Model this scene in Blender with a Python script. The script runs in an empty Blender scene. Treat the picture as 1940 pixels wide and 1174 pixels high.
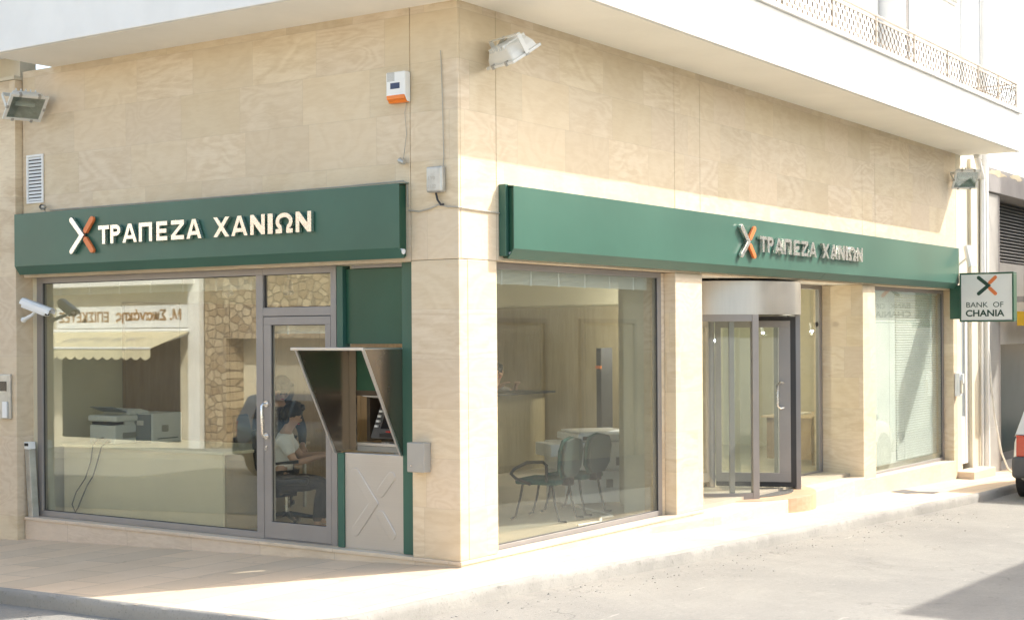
import bpy, bmesh, math, random
from mathutils import Vector, Matrix, noise
R = math.radians
random.seed(7)
sc = bpy.context.scene
COL = sc.collection

# ------------------------------------------------------------------ camera
cd = bpy.data.cameras.new('camera'); cam = bpy.data.objects.new('camera', cd); COL.objects.link(cam)
cd.sensor_width = 36; cd.lens = 2756.36/1940*36; cd.shift_y = 40.28/1940; cd.clip_start = .1; cd.clip_end = 3000
yaw, pit, rol = R(34.473), R(.062), R(-.37)
fw = Vector((math.cos(yaw)*math.cos(pit), math.sin(yaw)*math.cos(pit), math.sin(pit)))
rt = Vector((math.sin(yaw), -math.cos(yaw), 0)); up = rt.cross(fw)
rt, up = math.cos(rol)*rt+math.sin(rol)*up, -math.sin(rol)*rt+math.cos(rol)*up
m = Matrix((rt, up, -fw)).transposed().to_4x4(); m.translation = Vector((-9.648, -7.152, 1.933))
cam.matrix_world = m
sc.camera = cam

# ------------------------------------------------------------------ sky, sun, exposure
SUN_EL, SUN_AZ = R(41.5), math.atan2(-.606, .795)
w = bpy.data.worlds.new('World'); sc.world = w; w.use_nodes = True
nt = w.node_tree
sky = nt.nodes.new('ShaderNodeTexSky'); sky.sky_type = 'NISHITA'; sky.sun_disc = False
sky.sun_elevation = SUN_EL; sky.sun_rotation = R(90)-SUN_AZ
sky.air_density = 1.0; sky.dust_density = 3.0; sky.ozone_density = 1.0; sky.altitude = 20
bg = nt.nodes['Background']; bg.inputs[1].default_value = .15
wb = nt.nodes.new('ShaderNodeMix'); wb.data_type = 'RGBA'; wb.blend_type = 'MULTIPLY'; wb.inputs[0].default_value = 1
wb.inputs[7].default_value = (1.07, 1.0, .885, 1)      # white balance of the photograph: warm
nt.links.new(sky.outputs[0], wb.inputs[6]); nt.links.new(wb.outputs[2], bg.inputs[0])
ld = bpy.data.lights.new('sun', 'SUN'); ld.energy = 2.1; ld.angle = R(.53); ld.color = (1, .955, .88)
lo = bpy.data.objects.new('sun', ld); COL.objects.link(lo)
sdir = Vector((math.cos(SUN_EL)*math.cos(SUN_AZ), math.cos(SUN_EL)*math.sin(SUN_AZ), math.sin(SUN_EL)))
lo.rotation_euler = sdir.to_track_quat('Z', 'Y').to_euler(); lo.location = sdir*60
sc.view_settings.view_transform = 'Standard'; sc.view_settings.look = 'None'
sc.view_settings.exposure = 1.70; sc.view_settings.gamma = 1
sc.cycles.use_denoising = True
sc.cycles.max_bounces = 10; sc.cycles.transparent_max_bounces = 24; sc.cycles.diffuse_bounces = 5; sc.cycles.glossy_bounces = 5

# ------------------------------------------------------------------ materials
class N:
    def __init__(s, name):
        s.m = bpy.data.materials.new(name); s.m.use_nodes = True; s.t = s.m.node_tree; s.t.nodes.clear()
        s.out = s.n('ShaderNodeOutputMaterial')
    def n(s, typ, **kw):
        x = s.t.nodes.new(typ)
        for k, v in kw.items(): setattr(x, k, v)
        return x
    def l(s, a, b): s.t.links.new(a, b)
    def val(s, inp, v):
        if hasattr(v, 'is_linked') or hasattr(v, 'links'): s.l(v, inp)
        else: inp.default_value = v
    def math(s, op, a, b=0., c=None):
        x = s.n('ShaderNodeMath', operation=op); s.val(x.inputs[0], a); s.val(x.inputs[1], b)
        if c is not None: s.val(x.inputs[2], c)
        return x.outputs[0]
    def vec(s, x, y, z):
        c = s.n('ShaderNodeCombineXYZ'); s.val(c.inputs[0], x); s.val(c.inputs[1], y); s.val(c.inputs[2], z); return c.outputs[0]
    def pos(s):
        g = s.n('ShaderNodeNewGeometry'); return g.outputs['Position']
    def noise(s, v, scale, det=4, rough=.55, dist=0., out=0):
        x = s.n('ShaderNodeTexNoise'); s.l(v, x.inputs['Vector']); s.val(x.inputs['Scale'], scale); x.inputs['Detail'].default_value = det
        x.inputs['Roughness'].default_value = rough; x.inputs['Distortion'].default_value = dist; return x.outputs[out]
    def mix(s, f, a, b, mode='MIX'):
        x = s.n('ShaderNodeMix', data_type='RGBA', blend_type=mode); s.val(x.inputs[0], f)
        for i, v in ((6, a), (7, b)):
            if isinstance(v, tuple): x.inputs[i].default_value = (*v, 1) if len(v) == 3 else v
            else: s.l(v, x.inputs[i])
        return x.outputs[2]
    def ramp(s, f, a, b):
        x = s.n('ShaderNodeMapRange'); x.interpolation_type = 'SMOOTHSTEP'; s.l(f, x.inputs[0]); x.inputs[1].default_value = a; x.inputs[2].default_value = b
        return x.outputs[0]
    def bsdf(s, col, rough=.5, metal=0., bump=None, bstr=.2, bdist=.01, spec=.5, **kw):
        b = s.n('ShaderNodeBsdfPrincipled')
        if isinstance(col, tuple): b.inputs['Base Color'].default_value = (*col, 1)
        else: s.l(col, b.inputs['Base Color'])
        s.val(b.inputs['Roughness'], rough); b.inputs['Metallic'].default_value = metal; b.inputs['Specular IOR Level'].default_value = spec
        for k, v in kw.items(): s.val(b.inputs[k.replace('_', ' ')], v)
        if bump is not None:
            x = s.n('ShaderNodeBump'); x.inputs['Strength'].default_value = bstr; x.inputs['Distance'].default_value = bdist
            s.l(bump, x.inputs['Height']); s.l(x.outputs[0], b.inputs['Normal'])
        s.l(b.outputs[0], s.out.inputs[0]); return b

def plain(name, col, rough=.5, metal=0., var=.12, vs=3., bs=60., bstr=.06, spec=.5, **kw):
    s = N(name); p = s.pos()
    n1 = s.noise(p, vs, 5, .6); n2 = s.noise(p, bs, 3, .6)
    dark = tuple(c*(1-var) for c in col); light = tuple(min(1, c*(1+var)) for c in col)
    c = s.mix(s.ramp(n1, .3, .7), dark, light)
    r = s.math('ADD', rough-.06, s.math('MULTIPLY', n1, .12))
    s.bsdf(c, r, metal, n2, bstr, .004, spec, **kw); return s.m

def stone(name, base, light, dark, tw, th, z0, vein=1., rough=.55, seam=.13):
    """sandstone cladding: slabs with their own tone and their own grain, thin joints"""
    s = N(name); p = s.pos(); sp = s.n('ShaderNodeSeparateXYZ'); s.l(p, sp.inputs[0])
    u = s.math('ADD', sp.outputs[0], sp.outputs[1]); z = sp.outputs[2]
    v = s.math('DIVIDE', s.math('SUBTRACT', z, z0), th); row = s.math('FLOOR', v); fv = s.math('FRACT', v)
    wr = s.n('ShaderNodeTexWhiteNoise', noise_dimensions='1D'); s.l(row, wr.inputs['W'])
    uu = s.math('ADD', s.math('DIVIDE', u, tw), wr.outputs[0]); colm = s.math('FLOOR', uu); fu = s.math('FRACT', uu)
    wn = s.n('ShaderNodeTexWhiteNoise', noise_dimensions='2D'); s.l(s.vec(colm, row, 0.), wn.inputs['Vector'])
    rs = s.n('ShaderNodeSeparateColor'); s.l(wn.outputs['Color'], rs.inputs[0])
    # grain: contour lines of a stretched noise, different on every slab
    st = s.vec(s.math('MULTIPLY', u, s.math('ADD', .5, s.math('MULTIPLY', rs.outputs[0], 1.1))), s.math('MULTIPLY', z, s.math('ADD', 1.2, s.math('MULTIPLY', rs.outputs[1], 1.8))), s.math('MULTIPLY', rs.outputs[2], 40.))
    big = s.noise(st, 1.1, 2, .5, .6)
    lines = s.math('SINE', s.math('MULTIPLY', big, s.math('ADD', 25., s.math('MULTIPLY', rs.outputs[1], 55.))))
    fine = s.noise(s.vec(s.math('MULTIPLY', u, 2.), s.math('MULTIPLY', z, 9.), s.math('MULTIPLY', rs.outputs[2], 9.)), 3., 6, .65, .8)
    cloud = s.noise(p, 1.3, 4, .6)
    f = s.math('ADD', s.math('MULTIPLY', lines, .085*vein), s.math('ADD', s.math('MULTIPLY', fine, .8), s.math('MULTIPLY', cloud, .25)))
    c = s.mix(s.ramp(f, .2, .8), dark, light)
    c = s.mix(s.ramp(rs.outputs[0], .0, 1.), c, s.mix(.6, c, base), 'MIX')
    tone = s.math('ADD', .94, s.math('MULTIPLY', rs.outputs[2], .10))
    c = s.mix(1., c, s.vec(tone, tone, s.math('MULTIPLY', tone, s.math('ADD', .95, s.math('MULTIPLY', rs.outputs[1], .07)))), 'MULTIPLY')
    spk = s.ramp(s.noise(p, 55., 3, .7), .62, .8)
    c = s.mix(s.math('MULTIPLY', spk, .14), c, dark)
    ju = s.math('MULTIPLY', s.math('MINIMUM', fu, s.math('SUBTRACT', 1., fu)), tw)
    jv = s.math('MULTIPLY', s.math('MINIMUM', fv, s.math('SUBTRACT', 1., fv)), th)
    j = s.math('SUBTRACT', 1., s.ramp(s.math('MINIMUM', ju, jv), .0008, .0045))
    c = s.mix(s.math('MULTIPLY', j, seam), c, (.16, .12, .08))
    # rain streaks and grime with a shape of their own
    streak = s.ramp(s.noise(s.vec(s.math('MULTIPLY', u, 5.), s.math('MULTIPLY', z, .35), 3.), 1., 5, .7), .6, .8)
    c = s.mix(s.math('MULTIPLY', streak, .12), c, (.36, .31, .24))
    h = s.math('SUBTRACT', s.math('MULTIPLY', s.noise(p, 45., 4, .6), .3), s.math('MULTIPLY', j, 1.2))
    s.bsdf(c, s.math('ADD', rough-.08, s.math('MULTIPLY', fine, .2)), 0, h, .25, .003, .4); return s.m

def ground_mat(name, base, light, dark, rough=.85, grit=120., tile=None, seam=.25, bstr=.5, patch=.5, cracks=False):
    s = N(name); p = s.pos()
    a = s.noise(p, .55, 6, .65, .4); b = s.noise(p, 3.2, 6, .7); g = s.noise(p, grit, 3, .7)
    c = s.mix(s.ramp(a, .35, .65), dark, light); c = s.mix(patch, c, base)
    c = s.mix(s.math('MULTIPLY', s.ramp(b, .5, .75), .5), c, light)
    c = s.mix(s.math('MULTIPLY', s.ramp(g, .55, .75), .45), c, tuple(x*.6 for x in dark))
    spots = s.ramp(s.noise(p, 9., 3, .5), .68, .74)
    c = s.mix(s.math('MULTIPLY', spots, .35), c, tuple(x*.55 for x in dark))
    h = g
    if cracks:
        g2 = s.noise(p, 26., 4, .75); c = s.mix(s.math('MULTIPLY', s.ramp(g2, .50, .72), .30), c, tuple(x*.62 for x in dark)); c = s.mix(s.math('MULTIPLY', s.ramp(s.noise(p, 34., 3, .7), .55, .72), .30), c, tuple(min(1, x*1.25) for x in light))
        wv = s.n('ShaderNodeVectorMath', operation='ADD'); s.l(p, wv.inputs[0]); ns = s.n('ShaderNodeTexNoise'); s.l(p, ns.inputs['Vector']); ns.inputs['Scale'].default_value = 2.2; ns.inputs['Detail'].default_value = 5
        sc_ = s.n('ShaderNodeVectorMath', operation='SCALE'); s.l(ns.outputs['Color'], sc_.inputs[0]); sc_.inputs['Scale'].default_value = 1.1; s.l(sc_.outputs[0], wv.inputs[1])
        vo = s.n('ShaderNodeTexVoronoi', feature='DISTANCE_TO_EDGE'); s.l(wv.outputs[0], vo.inputs['Vector']); vo.inputs['Scale'].default_value = .42
        ck = s.math('MULTIPLY', s.math('SUBTRACT', 1., s.ramp(vo.outputs[0], .002, .012)), s.ramp(s.noise(p, .8, 3), .45, .6))
        c = s.mix(s.math('MULTIPLY', ck, .22), c, tuple(x*.4 for x in dark))
        pt = s.ramp(s.noise(p, .33, 2, .4, 1.2), .57, .59); c = s.mix(s.math('MULTIPLY', pt, .16), c, tuple(x*.9 for x in light))
        sx = s.n('ShaderNodeSeparateXYZ'); s.l(p, sx.inputs[0])
        tr = s.ramp(s.noise(s.vec(s.math('MULTIPLY', sx.outputs[0], .25), s.math('MULTIPLY', sx.outputs[1], 3.5), 0.), 1., 5, .65), .5, .7); c = s.mix(s.math('MULTIPLY', tr, .22), c, dark)
        wh = s.ramp(s.noise(s.vec(s.math('MULTIPLY', sx.outputs[0], 1.2), s.math('MULTIPLY', sx.outputs[1], 9.), 2.), 1.4, 4, .6), .68, .74); c = s.mix(s.math('MULTIPLY', wh, .5), c, tuple(min(1, x*1.35) for x in light))
        h = s.math('SUBTRACT', g, ck)
    if tile:
        br = s.n('ShaderNodeTexBrick'); s.l(p, br.inputs['Vector']); br.inputs['Scale'].default_value = 1
        br.offset = .5; br.inputs['Brick Width'].default_value = tile[0]; br.inputs['Row Height'].default_value = tile[1]
        br.inputs['Mortar Size'].default_value = .0035; br.inputs['Mortar Smooth'].default_value = .3; br.inputs['Bias'].default_value = 0
        br.inputs['Color1'].default_value = (.86, .86, .86, 1); br.inputs['Color2'].default_value = (1.05, 1.02, 1.0, 1); br.inputs['Mortar'].default_value = (1-seam*2, 1-seam*2, 1-seam*2, 1)
        c = s.mix(1., c, br.outputs['Color'], 'MULTIPLY')
        h = s.math('SUBTRACT', g, br.outputs['Fac'])
    s.bsdf(c, rough, 0, h, bstr, .004, .3); return s.m

def wood(name, a, b, scale=1.):
    s = N(name); p = s.pos(); sp = s.n('ShaderNodeSeparateXYZ'); s.l(p, sp.inputs[0])
    st = s.vec(s.math('MULTIPLY', s.math('ADD', sp.outputs[0], sp.outputs[1]), 7.*scale), s.math('MULTIPLY', sp.outputs[2], .7), 1.)
    f = s.noise(st, 2., 6, .6, 1.2); s.bsdf(s.mix(s.ramp(f, .3, .7), a, b), .45, 0, f, .08, .004, .4); return s.m

def brushed(name, col, rough=.32, horiz=True):
    s = N(name); p = s.pos(); sp = s.n('ShaderNodeSeparateXYZ'); s.l(p, sp.inputs[0])
    u = s.math('ADD', sp.outputs[0], sp.outputs[1])
    st = s.vec(s.math('MULTIPLY', u, 1.5 if horiz else 220.), s.math('MULTIPLY', sp.outputs[2], 220. if horiz else 1.5), 0.)
    f = s.noise(st, 1., 4, .6); g = s.noise(p, 4., 4, .6)
    s.bsdf(s.mix(f, tuple(c*.86 for c in col), col), s.math('ADD', rough-.08, s.math('MULTIPLY', g, .18)), .92, f, .05, .002); return s.m

def glass(name, tint, f0=.055, dirt=.03):
    s = N(name); lw = s.n('ShaderNodeLayerWeight'); lw.inputs[0].default_value = .5
    fac = lw.outputs['Facing']   # 1 - cos
    p5 = s.math('POWER', fac, 5.); fr = s.math('ADD', f0, s.math('MULTIPLY', p5, 1-f0))
    tr = s.n('ShaderNodeBsdfTransparent'); tr.inputs[0].default_value = (*tint, 1)
    gl = s.n('ShaderNodeBsdfGlossy'); gl.inputs['Roughness'].default_value = .012; gl.inputs[0].default_value = (.93, .97, .95, 1)
    df = s.n('ShaderNodeBsdfDiffuse'); df.inputs[0].default_value = (.55, .53, .48, 1)
    d = s.n('ShaderNodeMixShader'); s.l(s.math('MULTIPLY', s.ramp(s.noise(s.pos(), .9, 3, .5), .2, .8), dirt), d.inputs[0]); s.l(tr.outputs[0], d.inputs[1]); s.l(df.outputs[0], d.inputs[2])
    mx = s.n('ShaderNodeMixShader'); s.l(fr, mx.inputs[0]); s.l(d.outputs[0], mx.inputs[1]); s.l(gl.outputs[0], mx.inputs[2])
    s.l(mx.outputs[0], s.out.inputs[0]); return s.m

def emit(name, col, st):
    s = N(name); e = s.n('ShaderNodeEmission'); e.inputs[0].default_value = (*col, 1); e.inputs[1].default_value = st; s.l(e.outputs[0], s.out.inputs[0]); return s.m

def stonewall(name):
    s = N(name); p = s.pos(); sp = s.n('ShaderNodeSeparateXYZ'); s.l(p, sp.inputs[0])
    v = s.vec(s.math('MULTIPLY', sp.outputs[1], 4.6), s.math('MULTIPLY', sp.outputs[2], 6.), sp.outputs[0])
    vo = s.n('ShaderNodeTexVoronoi', feature='DISTANCE_TO_EDGE'); s.l(v, vo.inputs[0]); vo.inputs['Scale'].default_value = 1.; vo.inputs['Randomness'].default_value = .8
    vc = s.n('ShaderNodeTexVoronoi'); s.l(v, vc.inputs[0]); vc.inputs['Randomness'].default_value = .8; vc.inputs['Scale'].default_value = 1.
    c = s.mix(s.n('ShaderNodeSeparateColor').outputs[0], (.4, .3, .2), (.5, .4, .28))
    sep = s.n('ShaderNodeSeparateColor'); s.l(vc.outputs['Color'], sep.inputs[0])
    c = s.mix(sep.outputs[0], (.30, .22, .14), (.52, .43, .30))
    e = s.ramp(vo.outputs[0], .02, .1); c = s.mix(e, (.20, .16, .12), c)
    s.bsdf(c, .9, 0, e, .8, .02); return s.m

MT = {}
MT['stone'] = stone('sandstone_cladding', (.64, .53, .385), (.72, .625, .485), (.575, .46, .315), .78, .4145, 2.547)
MT['stone_reveal'] = stone('reveal_sandstone', (.64, .53, .38), (.74, .64, .50), (.54, .42, .29), .7, .83, 2.55, 1.4)
MT['marble'] = stone('sill_marble', (.63, .53, .42), (.70, .60, .49), (.52, .42, .32), .9, .6, 5., .3, .5, .35)
MT['white'] = plain('white_render', (.80, .795, .77), .8, 0, .03, 2., 90., .1)
MT['soffit'] = plain('soffit_paint', (.88, .86, .79), .85, 0, .03, 1.2, 40., .06)
MT['cream'] = plain('cream_render', (.62, .57, .45), .85, 0, .07, 2., 80., .12)
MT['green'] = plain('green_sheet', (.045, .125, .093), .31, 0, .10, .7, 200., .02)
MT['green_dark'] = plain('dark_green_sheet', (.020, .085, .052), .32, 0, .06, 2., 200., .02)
MT['alu'] = plain('grey_aluminium', (.30, .285, .275), .45, .3, .05, 3., 300., .03)
MT['alu_dark'] = plain('dark_gasket', (.03, .03, .032), .5, 0)
MT['steel'] = brushed('brushed_steel', (.69, .69, .68), .36)
MT['steel_v'] = brushed('brushed_steel_plate', (.40, .35, .29), .24, False)
MT['steel_drum'] = brushed('brushed_drum_steel', (.58, .56, .53), .34, False)
MT['chrome'] = plain('polished_metal', (.84, .82, .79), .27, 1., .04, 20., 300., .02)
MT['orange'] = plain('orange_enamel', (.72, .20, .06), .3, 0, .05)
MT['glass'] = glass('window_glass', (.91, .92, .87), .15, .05)
MT['glass_clear'] = glass('clear_glass', (.94, .96, .94), .08, .035)
MT['road'] = ground_mat('dusty_asphalt', (.255, .247, .225), (.32, .305, .27), (.20, .194, .18), .9, 160., None, .25, .8, .6, True)
MT['pave'] = ground_mat('pavement_slabs', (.69, .555, .40), (.74, .60, .445), (.61, .48, .335), .8, 90., (.9, .45), .28, .25)
MT['kerb'] = ground_mat('rough_concrete', (.31, .30, .275), (.42, .40, .36), (.17, .165, .15), .95, 45., None, .2, .7, .65)
MT['floor'] = ground_mat('floor_tiles', (.46, .42, .34), (.50, .46, .38), (.41, .37, .29), .35, 60., (.5, .5), .08, .05)
MT['inwall'] = plain('interior_plaster', (.60, .565, .44), .85, 0, .03)
MT['inwhite'] = plain('interior_ceiling', (.68, .65, .50), .9, 0, .02)
MT['veneer'] = wood('wood_veneer', (.26, .175, .095), (.32, .225, .13))
MT['veneer_pale'] = wood('pale_panelling', (.27, .225, .14), (.33, .28, .18))
MT['beech'] = wood('beech_top', (.45, .33, .2), (.55, .42, .27))
MT['plastic_w'] = plain('white_plastic', (.80, .82, .82), .45, 0, .03)
MT['plastic_g'] = plain('grey_plastic', (.24, .27, .29), .45, 0, .05)
MT['plastic_b'] = plain('black_plastic', (.02, .02, .022), .4, 0, .1)
MT['fab_green'] = plain('green_fabric', (.010, .07, .058), .9, 0, .15, 40.)
MT['fab_grey'] = plain('grey_shell', (.030, .048, .045), .6, 0, .1)
MT['cable_w'] = plain('white_cable', (.72, .70, .64), .5)
MT['cable_g'] = plain('grey_cable', (.40, .38, .33), .6)
MT['cable_b'] = plain('black_cable', (.03, .03, .035), .5)
MT['galv'] = plain('galvanised_sheet', (.50, .50, .47), .38, .6, .14, 8., 90., .05)
MT['box'] = plain('grey_painted_box', (.36, .35, .32), .5, 0, .05)
MT['flood'] = plain('white_cast_alloy', (.68, .685, .66), .5, 0, .05)
MT['lens'] = glass('lamp_glass', (.80, .84, .82), .09, .12)
MT['reflector'] = plain('lamp_reflector', (.55, .56, .54), .3, .7, .2, 12.)
MT['skin'] = plain('skin', (.45, .27, .18), .55, 0, .06)
MT['hair_d'] = plain('dark_hair', (.012, .010, .009), .5, 0, .4, 60.)
MT['hair_b'] = plain('brown_hair', (.075, .040, .020), .5, 0, .45, 50.)
MT['shirt'] = plain('white_cotton', (.70, .69, .66), .9, 0, .05, 12., 60., .3)
MT['dark_cloth'] = plain('dark_cloth', (.035, .03, .032), .9, 0, .2)
MT['grey_cloth'] = plain('grey_cloth', (.16, .15, .15), .9, 0, .1)
MT['rubber'] = plain('tyre_rubber', (.02, .02, .02), .85)
MT['carwhite'] = plain('white_car_paint', (.75, .75, .73), .25, 0, .02, spec=.6, Coat_Weight=.6)
MT['carblue'] = plain('dark_blue_car_paint', (.13, .17, .20), .30, .4, .05, Coat_Weight=.8)
MT['bumper'] = plain('grey_bumper', (.11, .11, .11), .7)
MT['redlens'] = plain('red_lens', (.50, .03, .02), .15, 0, .05, Coat_Weight=1.)
MT['amber'] = plain('amber_lens', (.80, .22, .03), .3, 0, .06)
MT['grey_render'] = plain('grey_render', (.27, .255, .245), .85, 0, .12, 1.5, 60., .15)
MT['grey_panel'] = plain('grey_stone_panel', (.34, .325, .30), .6, 0, .08)
MT['paintpeel'] = plain('peeled_plaster', (.50, .43, .30), .9, 0, .2)
MT['rail'] = plain('cream_rail_paint', (.46, .41, .35), .55, 0, .1)
MT['rail_dark'] = plain('weathered_iron', (.23, .19, .15), .6, .3, .2, 8.)
MT['blind'] = plain('blind_slat', (.82, .85, .82), .5, 0, .03)
MT['yellow'] = plain('yellow_sign', (.80, .52, .05), .4)
MT['signface'] = plain('sign_face', (.74, .74, .72), .35, 0, .02)
MT['ink'] = plain('dark_ink', (.012, .05, .035), .4)
MT['navy'] = plain('navy_label', (.03, .05, .12), .4)
MT['awning'] = plain('awning_canvas', (.66, .60, .42), .9, 0, .07, 3.)
MT['stonewall'] = stonewall('rubble_stone')
MT['curtain'] = plain('curtain', (.34, .33, .32), .9, 0, .15, 4.)
MT['paper'] = plain('paper', (.74, .73, .70), .8)
MT['leaf'] = plain('leaf', (.05, .12, .03), .6, 0, .3, 30.)
MT['petal'] = plain('red_petal', (.50, .03, .03), .6)
MT['petal_y'] = plain('yellow_petal', (.70, .48, .05), .6)
MT['lampon'] = emit('lit_lamp', (.80, .90, 1.), 30.)
MT['screen'] = plain('dark_screen', (.012, .014, .02), .12)
MT['step'] = stone('step_stone', (.50, .33, .22), (.56, .40, .29), (.42, .27, .17), 1.2, .5, 3.1, .6)
MT['brown_board'] = plain('gilt_lettering', (.34, .20, .09), .5)
MT['recess'] = plain('dark_recess', (.075, .06, .045), .4, .2)
MT['tan_board'] = plain('tan_board', (.36, .28, .17), .6)
MT['cream_board'] = plain('cream_board', (.84, .76, .58), .6, 0, .03)
MT['sand'] = ground_mat('drifted_sand', (.29, .272, .235), (.34, .32, .275), (.23, .215, .185), .95, 60., None, .2, .6)
MT['dark_glass'] = plain('dark_door_glass', (.012, .03, .026), .18, 0, .1, spec=.10)
MT['mat'] = plain('door_mat', (.09, .09, .085), .95, 0, .2, 30.)

# ------------------------------------------------------------------ mesh builder
class MB:
    def __init__(s): s.v = []; s.f = []
    def add(s, vs, fs):
        k = len(s.v); s.v += [Vector(v) for v in vs]; s.f += [tuple(i+k for i in f) for f in fs]; return s
    def box(s, x0, x1, y0, y1, z0, z1):
        x0, x1 = min(x0, x1), max(x0, x1); y0, y1 = min(y0, y1), max(y0, y1); z0, z1 = min(z0, z1), max(z0, z1)
        v = [(x, y, z) for x in (x0, x1) for y in (y0, y1) for z in (z0, z1)]
        return s.add(v, [(0, 1, 3, 2), (4, 6, 7, 5), (0, 4, 5, 1), (2, 3, 7, 6), (0, 2, 6, 4), (1, 5, 7, 3)])
    def prism(s, poly, vec):
        """polygon (3-D points) swept along vec"""
        n = len(poly); a = [Vector(p) for p in poly]; vec = Vector(vec); b = [p+vec for p in a]
        return s.add(a+b, [tuple(range(n-1, -1, -1)), tuple(range(n, 2*n))]+[(i, (i+1) % n, n+(i+1) % n, n+i) for i in range(n)])
    def tube(s, pts, r, n=8, cap=True):
        pts = [Vector(p) for p in pts]; rings = []; prev = None
        for i, p in enumerate(pts):
            d = (pts[min(i+1, len(pts)-1)]-pts[max(i-1, 0)]).normalized()
            if prev is None:
                a = d.orthogonal().normalized()
            else:
                a = (prev-d*prev.dot(d))
                a = a.normalized() if a.length > 1e-6 else d.orthogonal().normalized()
            prev = a; b = d.cross(a); rr = r[i] if isinstance(r, (list, tuple)) else r
            rings.append([p+a*rr*math.cos(2*math.pi*k/n)+b*rr*math.sin(2*math.pi*k/n) for k in range(n)])
        vs = [v for rg in rings for v in rg]; fs = []
        for i in range(len(pts)-1):
            for k in range(n): fs.append((i*n+k, i*n+(k+1) % n, (i+1)*n+(k+1) % n, (i+1)*n+k))
        if cap: fs += [tuple(range(n-1, -1, -1)), tuple(range((len(pts)-1)*n, len(pts)*n))]
        return s.add(vs, fs)
    def cyl(s, a, b, r, n=16): return s.tube([a, b], r, n)
    def ball(s, c, r, n=12, m=8):
        c = Vector(c); r = Vector(r) if not isinstance(r, (int, float)) else Vector((r, r, r)); vs = []; fs = []
        for i in range(1, m):
            t = math.pi*i/m
            for k in range(n):
                q = 2*math.pi*k/n; vs.append(c+Vector((r.x*math.sin(t)*math.cos(q), r.y*math.sin(t)*math.sin(q), r.z*math.cos(t))))
        vs += [c+Vector((0, 0, r.z)), c-Vector((0, 0, r.z))]; T, B = len(vs)-2, len(vs)-1
        for i in range(m-2):
            for k in range(n): fs.append((i*n+k, (i+1)*n+k, (i+1)*n+(k+1) % n, i*n+(k+1) % n))
        for k in range(n): fs.append((T, k, (k+1) % n)); fs.append((B, (m-2)*n+(k+1) % n, (m-2)*n+k))
        return s.add(vs, fs)
    def quad(s, a, b, c, d): return s.add([a, b, c, d], [(0, 1, 2, 3)])
    def xf(s, mat):
        s.v = [mat @ v for v in s.v]; return s

LOC = {}
def link(name, mb, mat, parent=None, bevel=0., smooth=False, local=False, seg=2):
    me = bpy.data.meshes.new(name); off = Vector((0, 0, 0))
    if parent is not None and not local: off = LOC.get(parent.name, Vector((0, 0, 0)))
    me.from_pydata([v-off for v in mb.v], [], mb.f); me.update()
    bm = bmesh.new(); bm.from_mesh(me); bmesh.ops.recalc_face_normals(bm, faces=bm.faces); bm.to_mesh(me); bm.free()
    if isinstance(mat, str): mat = MT[mat]
    if mat: me.materials.append(mat)
    o = bpy.data.objects.new(name, me); COL.objects.link(o)
    if parent is not None: o.parent = parent; LOC[o.name] = off
    if bevel:
        b = o.modifiers.new('bevel', 'BEVEL'); b.width = bevel; b.segments = seg; b.limit_method = 'ANGLE'; b.angle_limit = R(40)
    if smooth:
        for p in me.polygons: p.use_smooth = True
        if not bevel: me.set_sharp_from_angle(angle=R(42))
    return o
def thing(name, label, cat, loc=(0, 0, 0), rot=None, group=None, mat=None):
    o = bpy.data.objects.new(name, None); COL.objects.link(o); o.empty_display_size = .1
    o.location = loc; LOC[o.name] = Vector(loc)
    if rot: o.rotation_euler = rot
    if mat is not None: o.matrix_world = mat
    o['label'] = label; o['category'] = cat
    if group: o['group'] = group
    return o
def tag(o, label, cat, group=None):
    o['label'] = label; o['category'] = cat
    if group: o['group'] = group
    return o
def struct(name, mb, mat, **kw):
    o = link(name, mb, mat, **kw); o['kind'] = 'structure'; return o
def copy_tree(o, parent=None):
    c = o.copy(); COL.objects.link(c); LOC[c.name] = LOC.get(o.name, Vector())
    if parent is not None: c.parent = parent
    for ch in o.children: copy_tree(ch, c)
    return c
def relabel(o, label): o['label'] = label; return o

def text_mesh(body, bold=.0, ext=.0):
    cu = bpy.data.curves.new('lettering', 'FONT'); cu.body = body; cu.size = 1; cu.offset = bold; cu.extrude = ext; cu.resolution_u = 4
    o = bpy.data.objects.new('lettering', cu); COL.objects.link(o)
    dg = bpy.context.evaluated_depsgraph_get(); me = bpy.data.meshes.new_from_object(o.evaluated_get(dg))
    vs = [v.co.copy() for v in me.vertices]; fs = [tuple(p.vertices) for p in me.polygons]
    bpy.data.objects.remove(o); bpy.data.curves.remove(cu); bpy.data.meshes.remove(me)
    return vs, fs
def letters_mb(body, x0, x1, z0, z1, depth, fn, bold=.02):
    """text fitted into the box [x0,x1] x [z0,z1]; fn(u, v, d) -> world point"""
    vs, fs = text_mesh(body, bold, .5); mb = MB()
    if not vs: return mb
    ax, bx = min(v.x for v in vs), max(v.x for v in vs); ay, by = min(v.y for v in vs), max(v.y for v in vs)
    mb.add([fn(x0+(v.x-ax)/(bx-ax)*(x1-x0), z0+(v.y-ay)/(by-ay)*(z1-z0), (v.z+.5)*depth) for v in vs], fs); return mb
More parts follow.
